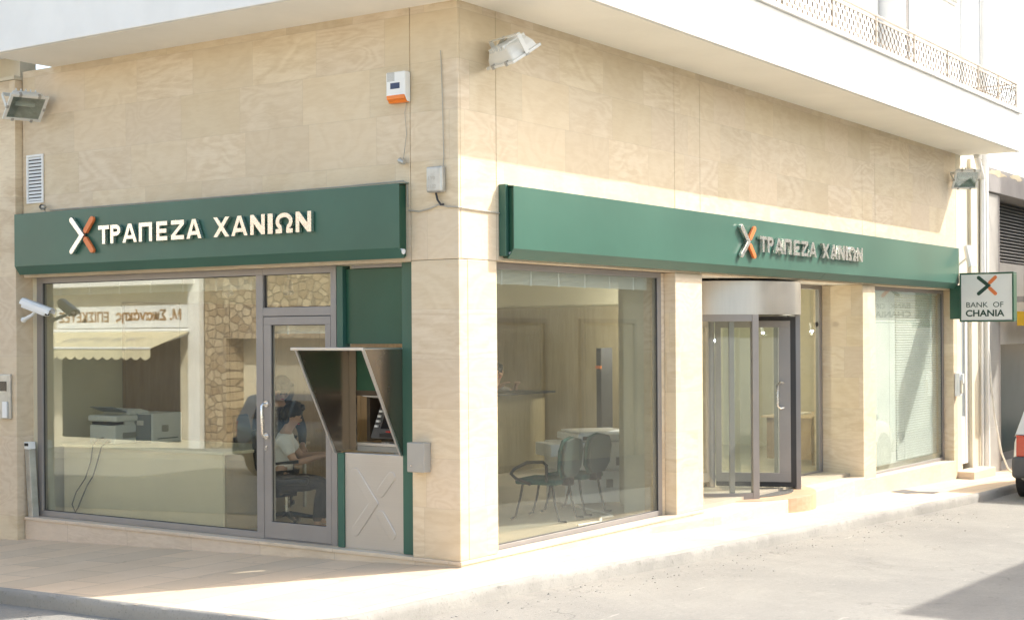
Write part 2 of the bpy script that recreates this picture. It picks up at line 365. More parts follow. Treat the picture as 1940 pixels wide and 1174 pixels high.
def capsule(a, b, r, depth, fn, n=8, flat_b=False):
    """rounded bar in (u,v) from a to b, thickness depth"""
    a, b = Vector(a), Vector(b); d = (b-a).normalized(); p = Vector((-d.y, d.x)); pts = []
    for k in range(n+1):
        t = math.pi*k/n; pts.append(a+(p*math.cos(t)-d*math.sin(t))*r)
    if flat_b: pts += [b-p*r, b+p*r]
    else:
        for k in range(n+1):
            t = math.pi*k/n; pts.append(b+(-p*math.cos(t)+d*math.sin(t))*r)
    nn = len(pts); vs = [fn(q.x, q.y, 0) for q in pts]+[fn(q.x, q.y, depth) for q in pts]
    mb = MB(); mb.add(vs, [tuple(range(nn)), tuple(range(2*nn-1, nn-1, -1))]+[(i, (i+1) % nn, nn+(i+1) % nn, nn+i) for i in range(nn)]); return mb
def chevron(c, w, h, r, depth, fn):
    """the bent bar '>' : tips at left, elbow at c"""
    cx, cz = c; t1 = Vector((cx-w, cz+h)); t2 = Vector((cx-w, cz-h)); e = Vector((cx, cz)); pts = []
    d1 = (e-t1).normalized(); p1 = Vector((-d1.y, d1.x)); d2 = (e-t2).normalized(); p2 = Vector((-d2.y, d2.x))
    n = 8
    for k in range(n+1):
        t = math.pi*k/n; pts.append(t1+(-p1*math.cos(t)-d1*math.sin(t))*r)   # inner side to outer side
    s_ = r/abs(d1.y) if abs(d1.y) > 1e-6 else r
    pts.append(e+Vector((s_*.85, .0)))
    for k in range(n+1):
        t = math.pi*k/n; pts.append(t2+(-p2*math.cos(t)-d2*math.sin(t))*r)
    pts.append(e-Vector((s_, 0)))
    nn = len(pts); vs = [fn(q.x, q.y, 0) for q in pts]+[fn(q.x, q.y, depth) for q in pts]
    mb = MB(); mb.add(vs, [tuple(range(nn)), tuple(range(2*nn-1, nn-1, -1))]+[(i, (i+1) % nn, nn+(i+1) % nn, nn+i) for i in range(nn)]); return mb

def gz(x, y): return -.030*max(min(x, 60), 0)-.033*max(min(y, 60), 0)
def fin(mesh_pts): return mesh_pts

# ================================================================== ground
def kr(x):  # kerb line along the right street
    return -.62-.26*min(max((x+2)/4., 0), 1)-.022*min(max(x, 0), 14)
def kl(y):  # kerb line along the left street
    return -2.47+.10*min(max(y/3., 0), 1)+.02*min(max(y-1, 0), 14)
corner = [(-2.30+.45*(1-math.cos(t))*0, 0) for t in []]
ol = [(kl(y), y) for y in (45, 30, 20, 12, 8, 6, 5, 4, 3, 2, 1, .3, 0)]
arc = []
for k in range(1, 9):   # rounded corner
    t = R(90)*k/9; arc.append((-1.97-.50*math.cos(t), -.16-.46*math.sin(t)))
orr = [(x, kr(x)) for x in (-1.6, -1.2, -.6, 0)]
orx = [(x, kr(x)) for x in (.5, 1, 2, 3, 4, 6, 8, 10, 10.8)]
outer = ol+arc+orr+orx
mb = MB()
# left strip
L = [(x, y) for x, y in ol]
for i in range(len(L)-1):
    (xa, ya), (xb, yb) = L[i], L[i+1]
    mb.quad((xa, ya, gz(0, ya)), (.1, ya, gz(0, ya)), (.1, yb, gz(0, yb)), (xb, yb, gz(0, yb)))
cc = [(kl(0), 0)]+arc+orr
for i in range(len(cc)-1):
    mb.add([(0.1 if False else 0, 0, 0), (*cc[i], 0), (*cc[i+1], 0)], [(0, 1, 2)])
Rr = [orr[-1]]+orx
for i in range(len(Rr)-1):
    (xa, ya), (xb, yb) = Rr[i], Rr[i+1]
    mb.quad((xa, .1, gz(xa, 0)), (xa, ya, gz(xa, 0)), (xb, yb, gz(xb, 0)), (xb, .1, gz(xb, 0)))
# beyond the end of the kerb the pavement narrows to a shaded step back
far = [(10.8, kr(10.8)), (12.2, -1.05), (14.5, -1.05), (22, -1.05), (45, -1.05)]
for i in range(len(far)-1):
    (xa, ya), (xb, yb) = far[i], far[i+1]
    mb.quad((xa, .4, gz(xa, 0)), (xa, ya, gz(xa, 0)), (xb, yb, gz(xb, 0)), (xb, .4, gz(xb, 0)))
struct('pavement', mb, 'pave')
# kerb: rough concrete edge, laid as a band outside the slabs
path = [(x, y) for x, y in outer]+far[1:]
dense = []
for i in range(len(path)-1):
    a, b = Vector(path[i]), Vector(path[i+1]); n = max(1, int((b-a).length/.055)) if (a-Vector((0, 0))).length < 16 else 3
    for k in range(n): dense.append(a.lerp(b, k/n))
dense.append(Vector(path[-1]))
mb = MB(); ring = []; prof = [(.055, .003), (.088, .004), (.108, -.012), (.116, -.05), (.122, -.135)]
for i, p in enumerate(dense):
    d = (dense[min(i+1, len(dense)-1)]-dense[max(i-1, 0)]).normalized(); o_ = Vector((d.y, -d.x))
    if o_.dot(p-Vector((3, 3))) < 0: o_ = -o_
    z = gz(p.x, p.y); rg = []
    for q, (e, h) in enumerate(prof):
        j = noise.noise(Vector((p.x*3.1, p.y*3.1, q*.35)))*.004*(q > 0)+noise.noise(Vector((p.x*9, p.y*9, q)))*.004*(q > 0)-.008*(q in (1, 2, 3))*(1 if i % 17 == 0 else 0)
        pp = p+o_*(e-.09+j); rg.append((pp.x, pp.y, z+h+.003+(j*.5 if 0 < q < 4 else 0)))
    ring.append(rg)
nP = len(prof); mb.v = [Vector(v) for rg in ring for v in rg]
for i in range(len(ring)-1):
    for q in range(nP-1): mb.f.append((i*nP+q, i*nP+q+1, (i+1)*nP+q+1, (i+1)*nP+q))
struct('kerb', mb, 'kerb', smooth=True)
# road: one sheet that follows the fall of both streets
xs = [-400, -120, -50, -25, -14, -8, -4, -2, 0, 2, 4, 8, 14, 25, 45, 60, 120, 400]; mb = MB()
for x in xs:
    for y in xs: mb.v.append(Vector((x, y, gz(x, y)-.112)))
n = len(xs)
for i in range(n-1):
    for j in range(n-1): mb.f.append((i*n+j, (i+1)*n+j, (i+1)*n+j+1, i*n+j+1))
struct('road', mb, 'road')

# ================================================================== bank building
bank = thing('bank_building', 'cream stone corner bank with shop windows under a white overhanging upper floor', 'building', (6, 3, 0))
def bpart(name, mb, mat, **kw): return link(name, mb, mat, bank, **kw)
G = .0025     # half the open joint between cladding panels
S = 4.69      # soffit height
def clad(x0, x1, y0, y1, z0, z1, mb): mb.box(x0, x1, y0, y1, z0, z1)
mb = MB()     # left facade above the openings, and the corner pier
mb.box(0, .12, .504+G, 5.66, 2.54, S)
mb.box(0, .03, .0, .504-G, 2.547+.001, S)
mb.box(0, .12, .0, .504-G, .05, 2.546)
mb.box(.034, .12, .02, .504-G, 2.55, S)
bpart('street_wall', mb, 'stone', bevel=.006)
mb = MB()
X = [.002, .546, 3.767, 4.344, 9.07, 9.55, 13.06]
mb.box(.031, X[1]-G, -.001, .03, 2.549, S)
mb.box(.121, X[1]-G, -.001, .12, .05, 2.547)
for i in range(1, 6): mb.box(X[i]+G, X[i+1]-G, -.001, .12, 2.55, S)
mb.box(X[2]+G, 4.376, -.001, .18, .031, 2.548)       # pier beside the revolving door
mb.box(9.07, 9.53, -.001, .58, -.30, 2.548)          # pier between door recess and blind window
mb.box(12.90, 13.06, -.001, .30, -.38, 2.548)
bpart('side_wall', mb, 'stone', bevel=.006)
mb = MB(); mb.box(.13, 13.0, .13, .30, 2.56, S); mb.box(.125, .30, .3, 5.6, 2.56, S); mb.box(.13, .5, .13, .5, 0, 2.56)
bpart('wall_core', mb, 'cream')
# reveals
bpart('window_reveal', MB().box(3.70, 3.762, .13, .34, -.1, 2.54), 'stone_reveal'); bpart('window_reveal', MB().box(12.905, 12.96, .125, .32, -.1, 2.547), 'stone_reveal')
# plinth, sill and ledges in marble
mb = MB()
mb.box(-.012, .115, .116, 5.655, .018, .05)           # sill slab, left facade
mb.prism([(.001, .1145, -.04), (.001, 5.66, -.23), (.001, 5.66, .0175), (.001, .1145, .0175)], (.11, 0, 0))
bpart('window_sill', mb, 'marble', bevel=.004)
mb = MB()
mb.prism([(0, -.006, -.06), (4.376, -.006, -.22), (4.376, -.006, .0), (0, -.006, .017)], (0, .12, 0))
mb.prism([(-.012, -.016, .018), (4.376, -.016, .001), (4.376, -.016, .03), (-.012, -.016, .049)], (0, .13, 0))
bpart('plinth', mb, 'marble', bevel=.004); mb = MB()
mb.prism([(9.07, -.012, -.5), (12.95, -.012, -.5), (12.95, -.012, -.095), (9.07, -.012, -.06)], (0, .16, 0))
bpart('plinth', mb, 'marble', bevel=.004)
# overhanging slab and upper storey
mb = MB(); mb.box(-.80, 13.43, -.89, 5.18, S, 5.27); mb.box(-.84, 13.49, -.93, 5.2, 5.274, 5.32)
bpart('balcony_slab', mb, 'soffit' if False else 'white', bevel=.008)
mb = MB(); mb.box(-.77, 13.40, -.86, 5.16, S-.006, S-.002)
bpart('soffit', mb, 'soffit')
mb = MB()   # upper walls, open at the balcony doorway
U = 5.32
mb.box(.0, 9.72, -.0, .25, U, 9.2); mb.box(11.0, 13.2, 0, .25, U, 9.2); mb.box(9.72, 11.0, 0, .25, 7.6, 9.2)
mb.box(13.2, 13.56, .06, .25, U, 9.2); mb.box(13.56, 14.42, .0, .25, U, 9.2)
mb.box(0, .25, .25, 5.6, U, 9.2); mb.box(14.1, 14.42, .25, 5.6, U, 9.2); mb.box(0, 14.42, 5.6, 5.8, 5.2, 9.2); mb.box(-.3, 14.6, -.3, 5.9, 9.2, 9.4)
bpart('upper_wall', mb, 'white')
# balcony door: open leaf, frame, curtain behind
bd = bpart('balcony_door', MB().box(9.72, 9.78, .02, .12, U, 7.6), 'alu')
link('jamb', MB().box(10.94, 11.0, .02, .12, U, 7.6), 'alu', bd)
link('open_leaf', MB().box(9.80, 9.86, -.28, .02, U+.02, 7.55), 'white', bd)
link('shutter_leaf', MB().box(10.62, 10.94, .03, .09, U+.02, 7.58), 'plastic_w', bd)
cv = MB()
for k in range(30):
    x = 9.95+.022*k; cv.v += [Vector((x, .2+.03*math.sin(k*1.3), U+.03)), Vector((x, .2+.03*math.sin(k*1.3+.3), 7.55))]
for k in range(29): cv.f.append((2*k, 2*k+2, 2*k+3, 2*k+1))
link('curtain', cv, 'curtain', bd, smooth=True)
link('dark_pane', MB().box(9.87, 9.94, .1, .12, U+.05, 7.5), 'screen', bd)
mb = MB()   # roller shutter window upstairs
mb.box(11.55, 13.10, -.03, -.004, 7.0, 7.05); mb.box(11.55, 13.10, -.06, -.031, 7.05, 8.4)
for k in range(20): mb.box(11.6, 13.05, -.075, -.062, 7.07+k*.066, 7.12+k*.066)
bpart('roller_shutter', mb, 'white')
# side entrance at the far end of the facade
mb = MB(); mb.box(13.065, 13.30, .0, .12, -.45, S); mb.box(13.56, 13.66, .10, .3, -.45, S); mb.box(13.84, 14.33, .0, .3, -.45, S); mb.box(13.3, 14.1, .32, .5, -.45, S); mb.box(13.3, 13.84, .05, .3, 2.5, S)
bpart('entrance_pier', mb, 'cream')
sd = bpart('side_door', MB().box(13.31, 13.36, .06, .14, -.20, 2.5).box(13.70, 13.83, .06, .14, -.20, 2.5).box(13.36, 13.70, .07, .13, -.20, .55), 'white')
link('pane', MB().box(13.36, 13.70, .085, .10, .55, 2.5), 'plastic_g', sd)
bpart('door_step', MB().box(13.07, 14.2, -.26, .05, -.46, -.28), 'marble', bevel=.008)
dp = MB()
dp.tube([(14.42, -.06, -.42), (14.42, -.06, 9.0)], .05, 10); dp.tube([(14.30, -.05, 2.2), (14.30, -.05, 4.4), (13.3, -.25, 4.66)], .045, 10)
dp.tube([(14.24, -.04, -.40), (14.25, -.04, 3.), (14.28, -.05, 4.6)], .022, 8); dp.tube([(14.34, -.11, .3), (14.36, -.1, 3), (14.33, -.1, 4.6)], .018, 8)
dp.tube([(14.50, .04, -.42), (14.5, .04, 9.)], .04, 8)
bpart('drainpipe', dp, 'white', smooth=True)
cw = MB(); cw.tube([(14.36, -.12, 1.6), (14.40, -.13, 1.2), (14.52, -.16, .5), (14.75, -.2, -.1), (14.95, -.24, -.36), (15.15, -.25, -.44), (15.35, -.22, -.45)], .016, 6)
tag(link('loose_cable', cw, 'cable_w', smooth=True), 'loose white cable sagging from the drainpipe to the pavement', 'cable')

# balcony railing
rl = MB(); yr = -.80
for z, r in ((5.385, .012), (5.705, .010)): rl.tube([(2.2, yr, z), (13.56, yr, z), (13.56, -.02, z)], r, 6)
rl.box(2.2, 13.575, yr-.022, yr+.022, 5.755, 5.772); rl.box(13.545, 13.575, yr, -.02, 5.755, 5.772)
rail = bpart('balcony_railing', rl, 'rail')
for x in (3.3, 4.72, 6.1, 7.48, 8.85, 10.2, 11.6, 12.6, 13.56): link('railing_post', MB().box(x-.012, x+.012, yr-.012, yr+.012, 5.32, 5.757), 'rail', rail)
pt = MB()
def lattice(p0, p1):
    L_ = (Vector(p1)-Vector(p0)).length; n = int(L_/.068); d = (Vector(p1)-Vector(p0))/n
    for k in range(n+1):
        b = Vector(p0)+d*k; u = d.normalized(); sg = 1 if k % 2 else -1
        h = [5.39, 5.43, 5.455, 5.495, 5.52, 5.57, 5.595, 5.635, 5.66, 5.705]; o_ = [-1, -1, 1, 1, -1, -1, 1, 1, -1, -1]
        P = [b+u*(.022*sg*o) + Vector((0, 0, z-b.z)) for o, z in zip(o_, h)]
        pt.tube(P, .0062, 4, False)
lattice((2.2, yr, 5.39), (13.55, yr, 5.39)); lattice((13.56, yr+.02, 5.39), (13.56, -.04, 5.39))
link('lattice', pt, 'rail_dark', rail)
rod = MB(); rod.tube([(13.1, -.55, 5.35), (13.9, -.5, 5.80), (14.70, -.5, 6.245)], .012, 6); rod.tube([(12.0, -.6, 5.52), (13.5, -.5, 5.60)], .008, 6)
tag(link('metal_rod', rod, 'rail_dark'), 'thin metal rod leaning out over the balcony end', 'rod')

# ---- windows of the left facade (frames set 12 cm behind the cladding)
def frame(x0, x1, y0, y1, z0, z1, w, mb, axis='x', bot=None, top=None, l=None, r=None):
    """rectangular frame ring; axis is the thin direction"""
    bot = w if bot is None else bot; top = w if top is None else top; l = w if l is None else l; r = w if r is None else r
    if axis == 'x':
        mb.box(x0, x1, y0, y1, z0, z0+bot); mb.box(x0, x1, y0, y1, z1-top, z1)
        mb.box(x0, x1, y0, y0+l, z0+bot, z1-top); mb.box(x0, x1, y1-r, y1, z0+bot, z1-top)
    else:
        mb.box(x0, x1, y0, y1, z0, z0+bot); mb.box(x0, x1, y0, y1, z1-top, z1)
        mb.box(x0, x0+l, y0, y1, z0+bot, z1-top); mb.box(x1-r, x1, y0, y1, z0+bot, z1-top)
    return mb
def gasket(x, y0, y1, z0, z1, t, mb):
    mb.box(x, x+.01, y0-t, y0+t*.5, z0, z1); mb.box(x, x+.01, y1-t*.5, y1+t, z0, z1); mb.box(x, x+.01, y0, y1, z0-t, z0+t*.5); mb.box(x, x+.01, y0, y1, z1-t*.5, z1+t)
win = bpart('shop_window', frame(.12, .19, 2.346, 5.605, .05, 2.54, .06, MB(), l=.085, r=.08), 'alu', bevel=.003)
link('pane', MB().box(.15, .158, 2.43, 5.53, .11, 2.48), 'glass', win)
g_ = MB(); gasket(.143, 2.431, 5.525, .11, 2.48, .012, g_); link('gasket', g_, 'alu_dark', win)
dr = bpart('glass_door', frame(.122, .188, 1.45, 2.346, .05, 2.54, .06, MB(), bot=.008, l=.066, r=.003), 'alu', bevel=.003)
link('transom', MB().box(.121, .187, 1.515, 2.343, 2.10, 2.178), 'alu', dr, bevel=.003)
link('fanlight', MB().box(.15, .158, 1.515, 2.345, 2.178, 2.48), 'glass', dr)
lf = link('door_leaf', frame(.126, .182, 1.523, 2.342, .062, 2.094, .068, MB(), bot=.15, top=.075, l=.064, r=.09), 'alu', dr, bevel=.003)
link('pane', MB().box(.150, .158, 1.587, 2.252, .212, 2.019), 'glass_clear', dr)
g_ = MB(); gasket(.143, 1.587, 2.252, .212, 2.019, .011, g_); gasket(.143, 1.516, 2.33, 2.178, 2.48, .01, g_); gasket(.1405, 1.519, 2.345, .058, 2.097, .006, g_); link('gasket', g_, 'alu_dark', dr)
hd = MB(); yh = 2.305
hd.tube([(.13, yh, 1.295), (.075, yh, 1.295), (.06, yh, 1.28), (.06, yh, 1.02), (.075, yh, 1.0), (.13, yh, 1.0)], .013, 10)
hd.cyl((.124, yh, 1.295), (.112, yh, 1.295), .03); hd.cyl((.124, yh, 1.0), (.112, yh, 1.0), .03); hd.cyl((.124, yh, .90), (.115, yh, .90), .012); hd.box(.1, .118, yh-.006, yh+.006, .868, .89)
link('handle', hd, 'chrome', dr, smooth=True)

# ---- right facade, window by the corner
wr_ = bpart('shop_window', frame(.52, 3.70, .13, .20, .0, 2.55, .06, MB(), axis='y', bot=.085, l=.03, r=.075), 'alu', bevel=.003)
link('pane', MB().box(.55, 3.63, .150, .158, .085, 2.49), 'glass_clear', wr_)
g_ = MB(); g_.box(3.617, 3.63, .14, .15, .085, 2.49); g_.box(.55, 3.63, .14, .15, .08, .09); link('gasket', g_, 'alu_dark', wr_)
# ---- blind window
w2 = bpart('shop_window', frame(9.53, 12.90, .15, .22, -.10, 2.55, .055, MB(), axis='y', l=.03, r=.08), 'alu', bevel=.003)
link('pane', MB().box(9.56, 12.82, .168, .176, -.05, 2.495), 'glass_clear', w2)
link('gasket', MB().box(12.812, 12.822, .158, .167, -.04, 2.49), 'alu_dark', w2)

# ---- entrance recess with the revolving door
mb = MB(); mb.prism([(4.378, 1.8, -.45), (9.068, 1.8, -.45), (9.068, -.02, -.45), (6.15, -.20, -.45), (4.40, -.20, -.45), (3.2, -.003, -.45), (4.378, -.003, -.45)], (0, 0, .425)); bpart('entrance_floor', mb, 'marble', bevel=.006)
bpart('recess_lining', MB().box(4.30, 4.374, .182, .7, -.02, 2.55), 'stone_reveal'); bpart('recess_lining', MB().box(9.072, 9.13, .582, .7, -.02, 2.55), 'stone_reveal')
bpart('recess_ceiling', MB().box(4.345, 9.07, .0, 2.3, 2.553, 2.6), 'soffit')
sp_ = bpart('side_light', frame(7.62, 9.07, .58, .64, -.02, 2.552, .06, MB(), axis='y', l=.05, r=.09), 'alu', bevel=.003)
link('pane', MB().box(7.67, 8.98, .605, .613, .04, 2.49), 'glass', sp_)
link('door_closer', MB().ball((8.93, .595, 2.02), (.03, .02, .035)), 'plastic_b', sp_)
DC = Vector((6.55, 1.0)); DR = 1.08
def arcpts(r, a0, a1, n): return [(DC.x+r*math.cos(R(a0+(a1-a0)*k/n)), DC.y+r*math.sin(R(a0+(a1-a0)*k/n))) for k in range(n+1)]
def arcwall(r0, r1, a0, a1, z0, z1, n=24):
    mb = MB(); A = arcpts(r0, a0, a1, n); B = arcpts(r1, a0, a1, n); full = abs(a1-a0) >= 359
    for k in range(n+1):
        for (x, y), z in ((A[k], z0), (B[k], z0), (B[k], z1), (A[k], z1)): mb.v.append(Vector((x, y, z)))
    for k in range(n):
        for q in range(4): mb.f.append((4*k+q, 4*k+(q+1) % 4, 4*k+4+(q+1) % 4, 4*k+4+q))
    if not full: mb.f += [(0, 1, 2, 3), (4*n+3, 4*n+2, 4*n+1, 4*n)]
    return mb
rd = bpart('revolving_door', arcwall(DR-.05, DR+.02, -250, 110, 2.13, 2.52, 72), 'steel_drum', smooth=True)
link('canopy_lid', arcwall(.02, DR-.052, -250, 110, 2.14, 2.17, 48), 'alu', rd)
def polar(a, r): return (DC.x+r*math.cos(R(a)), DC.y+r*math.sin(R(a)))
def apost(name, a, r, w, d, z0=-.02, z1=2.128, mat='alu'):
    x, y = polar(a, r); c, s_ = math.cos(R(a)), math.sin(R(a))
    mb = MB().box(-d/2, d/2, -w/2, w/2, z0, z1); mb.xf(Matrix.Translation((x, y, 0)) @ Matrix.Rotation(R(a), 4, 'Z')); return link(name, mb, mat, rd, bevel=.002)
for a0, a1 in ((-243, -126.5), (-53.5, 63)):
    link('curved_pane', arcwall(DR-.004, DR+.004, a0, a1, .055, 2.05, 28), 'glass_clear', rd, smooth=True)
    link('rail', arcwall(DR-.03, DR+.02, a0, a1, -.02, .055, 28), 'alu', rd, smooth=True)
    link('rail', arcwall(DR-.03, DR+.02, a0, a1, 2.05, 2.128, 28), 'alu', rd, smooth=True)
for a in (-125, -55, 65, 117): apost('door_post', a, DR-.005, .082, .06)
for a in (-140, -40): apost('mullion', a, DR-.03, .06, .04)
for a in (-66.4, 53.6, 173.6):
    c, s_ = math.cos(R(a)), math.sin(R(a)); r0, r1 = .06, DR-.11
    T = Matrix.Translation((DC.x, DC.y, 0)) @ Matrix.Rotation(R(a), 4, 'Z')
    fr = MB(); fr.box(r0, r1, -.022, .022, .09, .20); fr.box(r0, r1, -.022, .022, 1.98, 2.06); fr.box(r0, r0+.07, -.022, .022, .2, 1.98); fr.box(r1-.14, r1, -.022, .022, .2, 1.98)
    wing = link('door_wing', fr.xf(T), 'alu', rd, bevel=.003)
    link('pane', MB().box(r0+.07, r1-.14, -.004, .004, .2, 1.98).xf(T), 'glass_clear', rd)
    bs = MB(); bs.box(r1, r1+.065, -.012, .012, .03, 2.11); bs.box(r0, r1, -.012, .012, .03, .09); bs.box(r0, r1, -.012, .012, 2.06, 2.11); link('brush_seal', bs.xf(T), 'alu_dark', rd)
    h_ = MB()
    for sg in (-1, 1): h_.tube([(r1-.08, sg*.022, 1.30), (r1-.12, sg*.065, 1.31), (r1-.155, sg*.075, 1.28), (r1-.155, sg*.075, 1.02), (r1-.12, sg*.065, .99), (r1-.08, sg*.022, 1.0)], .014, 8)
    link('handle', h_.xf(T), 'chrome', rd, smooth=True)
link('centre_post', MB().cyl((DC.x, DC.y, .0), (DC.x, DC.y, 2.12), .05), 'alu', rd, smooth=True)
st_ = MB(); pp = [(x, y, -.42) for x, y in arcpts(1.27, 185, 380, 40)]; st_.prism(pp, (0, 0, .405)); bpart('round_step', st_, 'step', bevel=.006)
mt_ = MB(); mt_.prism([(x, y, -.014) for x, y in arcpts(1.0, -250, 110, 40)][:-1], (0, 0, .006)); bpart('entrance_mat', mt_, 'mat')

# ---- interior shell
fl = MB(); fl.box(.19, 13.0, .20, 5.6, -.06, .02); bpart('interior_floor', fl, 'floor')
iw = MB(); iw.box(.125, 13.0, 5.6, 5.75, -.1, 2.95); iw.box(12.7, 12.9, .3, 5.6, -.1, 2.95); iw.box(8.5, 8.62, 3.2, 5.6, .0, 2.94)
iw.box(3.72, 4.37, .345, .60, 0, 2.94); iw.box(4.31, 4.37, .7, 1.0, 0, 2.94); iw.box(8.62, 12.7, 4.4, 4.5, 0, 2.94); iw.box(9.14, 9.5, .60, .72, 0, 2.94)
bpart('interior_wall', iw, 'inwall')
bpart('interior_ceiling', MB().box(.19, 4.34, .22, 5.6, 2.95, 3.05).box(4.34, 9.08, 2.32, 5.6, 2.951, 3.05).box(9.08, 12.9, .22, 5.6, 2.952, 3.05), 'inwhite')
vp = MB()
for k in range(9): vp.box(1.25+k*.80, 1.25+k*.80+.796, 5.545, 5.597, .02, 2.30)
bpart('wood_panelling', vp, 'veneer'); vp = MB()
for k in range(3): vp.box(8.44, 8.497, 3.2+k*.78, 3.2+k*.78+.776, .02, 2.31)
bpart('wood_panelling', vp, 'veneer_pale')
bpart('inner_doorway', MB().box(8.40, 8.438, 3.0, 3.19, .02, 2.31).box(8.44, 8.5, 2.98, 3.19, .02, 2.31), 'plastic_g')

# raised and lowered blinds
def slat_stack(x0, x1, y, z0, z1, mb, axis='x', pitch=.011, w=.05):
    k = 0; z = z0
    while z < z1:
        if axis == 'x': mb.box(x0, x1, y-w/2, y+w/2, z, z+.006)
        else: mb.box(y-w/2, y+w/2, x0, x1, z, z+.006)
        z += pitch
def tapes(ps, y, z0, z1, axis, o, w=.03):
    for p in ps:
        mb = MB()
        if axis == 'x': mb.box(p, p+.022, y-w, y-w+.004, z0, z1)
        else: mb.box(y-w, y-w+.004, p, p+.022, z0, z1)
        link('ladder_tape', mb, 'plastic_w', o)
b1 = MB(); slat_stack(2.45, 5.5, .27, 2.36, 2.50, b1, 'y'); b1.box(.24, .30, 2.45, 5.5, 2.50, 2.54)
o = link('raised_blind', b1, 'blind'); tag(o, 'venetian blind pulled up to the top of the big window over the printers', 'blind', 'venetian blinds in the bank windows'); tapes([2.6+.46*k for k in range(7)], .27, 2.35, 2.5, 'y', o)
b1 = MB(); slat_stack(1.53, 2.33, .27, 1.94, 2.04, b1, 'y')
o = link('raised_blind', b1, 'blind'); tag(o, 'short venetian blind pulled up at the top of the glass door', 'blind', 'venetian blinds in the bank windows'); tapes([1.66, 2.13], .27, 1.935, 2.05, 'y', o)
b1 = MB(); slat_stack(.58, 3.6, .27, 2.37, 2.50, b1); b1.box(.58, 3.6, .24, .3, 2.5, 2.54)
o = link('raised_blind', b1, 'blind'); tag(o, 'venetian blind pulled up to the top of the window with the waiting chairs', 'blind', 'venetian blinds in the bank windows'); tapes([.95+.47*k for k in range(6)], .27, 2.36, 2.5, 'x', o)
def lowered(x0, x1, label, y, t=.018, hh=.015):
    mb = MB(); z = -.03
    while z < 2.47:
        mb.add([(x0, y-t, z), (x1, y-t, z), (x1, y+t, z+hh), (x0, y+t, z+hh), (x0, y-t, z+.0015), (x1, y-t, z+.0015), (x1, y+t, z+hh+.0015), (x0, y+t, z+hh+.0015)], [(0, 1, 2, 3), (7, 6, 5, 4), (0, 4, 5, 1), (2, 6, 7, 3)]); z += .0365
    mb.box(x0, x1, y-.025, y+.025, 2.47, 2.5)
    o = link('lowered_blind', mb, 'blind'); tag(o, label, 'blind', 'venetian blinds in the bank windows')
    for xx in (x0+.3, x1-.3): link('cord', MB().box(xx, xx+.004, y-.024, y-.02, -.03, 2.48), 'plastic_w', o)
lowered(9.56, 10.98, 'lowered venetian blind in the far right window, half nearer the revolving door', .245, .008, .035)
lowered(11.0, 12.80, 'lowered venetian blind in the far right window, half nearer the hanging square sign', .245, .014, .027)

# ================================================================== fascia signs
def Lf(u, v, d): return Vector((-.002-d, u, v))
def Rf(u, v, d): return Vector((u, -.003-d, v))
def fascia(fn, u0, u1, label, loc, inset, lamp_ends):
    t = thing('fascia_sign', label, 'sign', loc, group='green fascia signs over the shop windows')
    sg = 1 if u1 > u0 else -1
    # folded front sheet: face, lower slope, thin top return
    pr = [(.0, 3.205), (.140, 3.190), (.140, 2.652), (.075, 2.565), (.067, 2.571), (.132, 2.657), (.132, 3.184), (.0, 3.198)]
    mb = MB(); a = [fn(u0, z, d) for d, z in pr]; mb.prism(a, fn(u1, 0, 0)-fn(u0, 0, 0))
    link('front_sheet', mb, 'green', t, bevel=.004)
    e0, e1 = u0+sg*inset, u1-sg*inset
    pb = [(.001, 3.19), (.126, 3.18), (.126, 2.66), (.070, 2.585), (.001, 2.585)]
    for ua, ub in ((e0, e0+sg*.012), (e1-sg*.012, e1)):
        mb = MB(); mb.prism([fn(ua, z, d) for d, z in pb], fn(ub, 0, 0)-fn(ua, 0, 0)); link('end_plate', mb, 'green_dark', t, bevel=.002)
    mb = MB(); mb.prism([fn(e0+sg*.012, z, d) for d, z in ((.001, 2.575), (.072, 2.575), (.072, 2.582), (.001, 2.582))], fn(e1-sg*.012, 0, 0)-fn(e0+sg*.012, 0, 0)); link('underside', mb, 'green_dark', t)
    for u in lamp_ends:
        mb = MB(); mb.tube([fn(u, 2.625, .085), fn(u+sg*.03, 2.62, .085)], [.024, .024], 12); link('tube_lamp_end', mb, 'plastic_w', t, smooth=True)
    return t
fl_ = fascia(Lf, 5.62, .515, 'dark green fascia sign in shade over the large left window and glass door', (0, 3, 2.58), .035, [.54])
fr_ = fascia(Rf, .60, 12.75, 'long sunlit green fascia sign over the revolving door', (6.6, 0, 2.58), .03, [.63])
